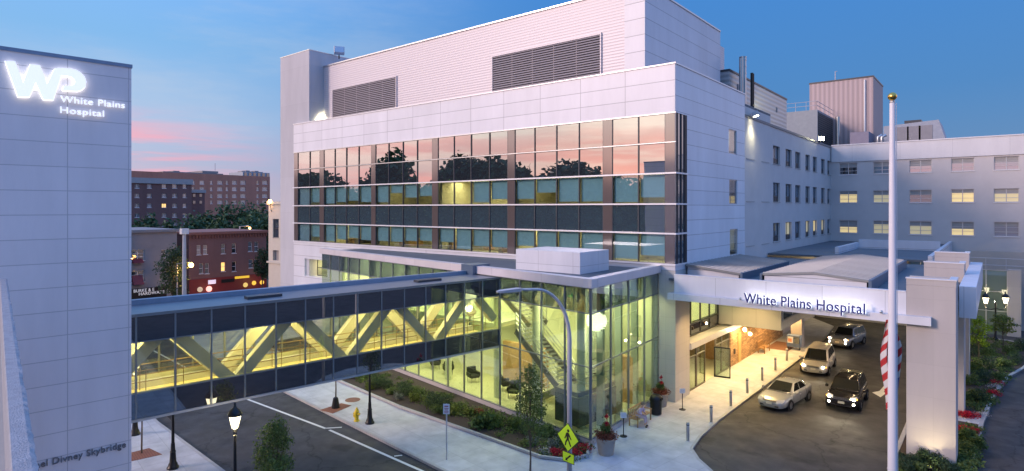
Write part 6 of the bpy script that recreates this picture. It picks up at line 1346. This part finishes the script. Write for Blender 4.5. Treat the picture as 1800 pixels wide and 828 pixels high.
def shrub(kind, x, y, s, label, sz=1.0, z=.14, group='shrubs in the lobby bed', name='shrub'):
    p = G(x, y, z); o = mesh_obj(name, shrub_proto(kind), None, p); o.scale = (s, s, s*sz); o.rotation_euler[2] = (x*7.3) % 6.28; return tag(o, label, 'shrub', group)
fb = [('green', 602, 662, 1.1, 'leafy green shrub at the far left end of the lobby bed under the skybridge'), ('grass', 622, 664, 1.0, 'tufted green shrub just left of the far lantern post'), ('box', 663, 682, 1.15, 'dark round shrub just right of the far lantern post'), ('box', 681, 684, .95, 'smaller dark round shrub right of the first round one'), ('lime', 648, 684, .9, 'yellow green shrub just behind the far lantern post'), ('box', 712, 696, 1.15, 'dark round shrub in the middle of the lobby bed'), ('grey', 699, 704, .85, 'silvery grey shrub at the middle of the lobby bed kerb'), ('green', 690, 693, .8, 'small green shrub between two dark round shrubs'), ('lime', 731, 706, .95, 'yellow green shrub right of the silvery one'), ('lime', 747, 708, .75, 'small yellow green shrub left of the twin round shrubs'), ('box', 762, 716, 1.15, 'left of the twin dark round shrubs above the parking notice'), ('box', 783, 719, 1.05, 'right of the twin dark round shrubs above the parking notice'),
      ('green', 768, 727, .9, 'low green shrub below the twin round shrubs'), ('lime', 800, 727, 1.0, 'yellow green shrub right of the parking notice'), ('lime', 822, 731, .9, 'second yellow green shrub right of the parking notice'), ('bronze', 840, 729, .7, 'small bronze shrub near the lobby wall'), ('grass', 850, 752, 1.35, 'wide green tufted shrub at the bed kerb left of the slender tree'), ('green', 876, 748, 1.15, 'leafy green shrub left of the slender tree'), ('green', 904, 752, 1.2, 'dense green shrub behind the slender tree'), ('box', 925, 764, .95, 'dark shrub just behind the slender tree trunk'), ('green', 960, 766, 1.1, 'green shrub right of the slender tree'), ('grey', 940, 782, .9, 'silvery shrub below the slender tree crown'), ('grey', 968, 786, .9, 'silvery shrub left of the road light pole'), ('green', 1000, 775, 1.0, 'green shrub behind the crossing sign')]
for a in fb: shrub(*a)
fl_ = [('white', 958, 797, .8, 'clump of white flowers at the corner of the lobby bed'), ('red', 985, 803, .85, 'clump of red flowers left of the road light pole'), ('red', 975, 796, .7, 'small clump of red flowers behind the white ones'), ('red', 1012, 800, .85, 'clump of red flowers right of the road light pole'), ('red', 1028, 793, .85, 'clump of red flowers nearest the front planter')]
for a in fl_: shrub(*a, .7, group='flower clumps at the lobby corner', name='flower_clump')
# low ground cover between them (nobody could count it)
rg = random.Random(12); bl_ = []
for k in range(260):
    q = rg.random(); x = -47+31*q; y = 24.1+(-x-16)*.105 + rg.random()*2.4; bl_.append(((x, y, .2), (.40, .40, .20)))
o = mesh_obj('ground_cover', leaf_mesh('ground_cover', bl_, 16000, .13, 5, m_leaf)); tag(o, 'low mixed ground cover in the lobby bed', 'ground cover', None, 'stuff')
# island planting
isl_s = [('juniper', 1600, 816, 1.0), ('juniper', 1628, 812, 1.1), ('juniper', 1655, 822, 1.0), ('juniper', 1590, 826, .9), ('juniper', 1672, 834, .9), ('green', 1612, 827, .8)]
nm = ['juniper shrub at the left foot of the big stone pillar', 'juniper shrub at the middle foot of the big stone pillar', 'juniper shrub at the right foot of the big stone pillar', 'juniper shrub beside the flagpole', 'juniper shrub right of the pillar foot at the bottom edge', 'leafy shrub with yellow flowers in front of the big pillar']
for (k, x, y, s), lb in zip(isl_s, nm): shrub(k, x, y, s, lb, .85, .14, 'shrubs round the big pillar')
pl = [(1701, 775, 'grass', 1.2, 'feathery green shrub right of the pillar below the path'), (1716, 785, 'grass', 1.1, 'feathery green shrub nearest the right kerb'), (1699, 793, 'green', 1.0, 'green shrub beside the pillar low on the right'), (1706, 703, 'green', 1.2, 'green shrub above the red flowers in the island'), (1722, 706, 'box', 1.3, 'dark rounded shrub at the island kerb above the path'), (1706, 676, 'green', 1.5, 'large green shrub right of the second pillar'), (1728, 672, 'box', 1.4, 'dark shrub in the middle of the island'), (1752, 668, 'green', 1.3, 'green shrub left of the red and white flowers'), (1712, 650, 'lime', 1.5, 'yellow green shrub in the island right of the pillars'), (1738, 648, 'box', 1.5, 'dark green shrub in front of the small spreading tree'), (1765, 646, 'green', 1.5, 'green shrub under the small spreading tree'), (1786, 640, 'box', 1.4, 'dark shrub near the right edge of the picture'), (1710, 626, 'box', 1.6, 'dark shrub far up the island by the pillars'), (1738, 624, 'green', 1.5, 'green shrub at the twin lantern post'), (1775, 622, 'green', 1.5, 'green shrub behind the small spreading tree'), (1720, 608, 'green', 1.7, 'farthest green shrub in the island left of the twin lantern'), (1795, 615, 'box', 1.5, 'dark shrub at the far right end of the island')]
for x, y, k, s, lb in pl: shrub(k, x, y, s*.78, lb, 1, .14, 'shrubs in the island bed')
fl2 = [(1690, 731, 'red', 1.0, 'red flowers against the second pillar foot'), (1700, 733, 'red', 1.0, 'red flowers in the middle above the island path'), (1712, 735, 'red', 1.0, 'red flowers near the kerb above the island path'), (1724, 733, 'white', .9, 'white flowers at the kerb above the island path'), (1694, 757, 'red', .9, 'red flowers just below the island path'), (1710, 761, 'red', .8, 'red flowers below the path near the kerb'), (1750, 694, 'red', 1.0, 'red flowers at the kerb up the island'), (1748, 682, 'white', .9, 'white flowers between two red clumps up the island'), (1755, 677, 'red', 1.0, 'farther red flowers at the kerb up the island')]
for x, y, k, s, lb in fl2: shrub(k, x, y, s, lb, .6, .14, 'flower clumps in the island bed', 'flower_clump')
bl_ = []
for k in range(240):
    y = rg.choice([rg.uniform(32.5, 42.6), rg.uniform(46.0, 72)])
    x0, x1 = (-3.8, -1.2) if y < 35.3 else (-1.4, (y-46)*.12-.6); x1 = max(x1, -.9); bl_.append(((rg.uniform(x0, x1), y, .2), (.45, .45, .16)))
o = mesh_obj('ground_cover', leaf_mesh('ground_cover', bl_, 14000, .15, 6, m_leaf)); tag(o, 'low green ground cover in the island bed at the right', 'ground cover', None, 'stuff')
# planters
def planter(loc, label, s=1.0):
    t = thing('planter', label, 'planter', loc, 'flower planters by the lobby'); MB().lathe([(.36*s, 0), (.47*s, .72*s), (.50*s, .74*s), (.50*s, .80*s), (.44*s, .80*s), (.43*s, .72*s)], loc, 24).build('pot', M('cast_stone_pot', (.34, .30, .26), .85, var=.15), t, smooth=True, auto=True)
    for nm_, bl, n, lf, m in (('trailing_leaves', [((.25*cos(a)*s, .25*sin(a)*s, .92*s), (.40*s, .40*s, .25*s)) for a in (0, 1.2, 2.5, 3.7, 5)], 1100, .12, m_leafb), ('green_leaves', [((0, 0, 1.2*s), (.2*s, .2*s, .34*s))], 170, .30, m_leaf), ('red_flowers', [((.0, .08, 1.75*s), (.10, .10, .12)), ((.1, -.1, 1.5*s), (.12, .12, .1))], 90, .13, m_leafr)):
        o = mesh_obj(nm_, leaf_mesh(nm_, bl, n, lf, 3, m, asp=.35), t)
    return t
planter((-15.3, 26.35, .12), 'round stone planter of red flowers at the front lobby corner', 1.05); planter((-16.35, 34.9, .12), 'round stone planter of red flowers against the entrance pier', 1.0)
# uplight on the big pillar
lamp('pillar_uplight', 'SPOT', (-2.45, 34.2, .35), 190, (1, .82, .46), None, .1, direc=(0, .55, 1), spot_size=2.4, spot_blend=.8)
tag(MB().lathe([(.10, 0), (.12, .16)], (-2.45, 34.15, .14), 12).build('uplight', m_black), 'small black uplight hidden among the junipers at the big pillar', 'uplight')
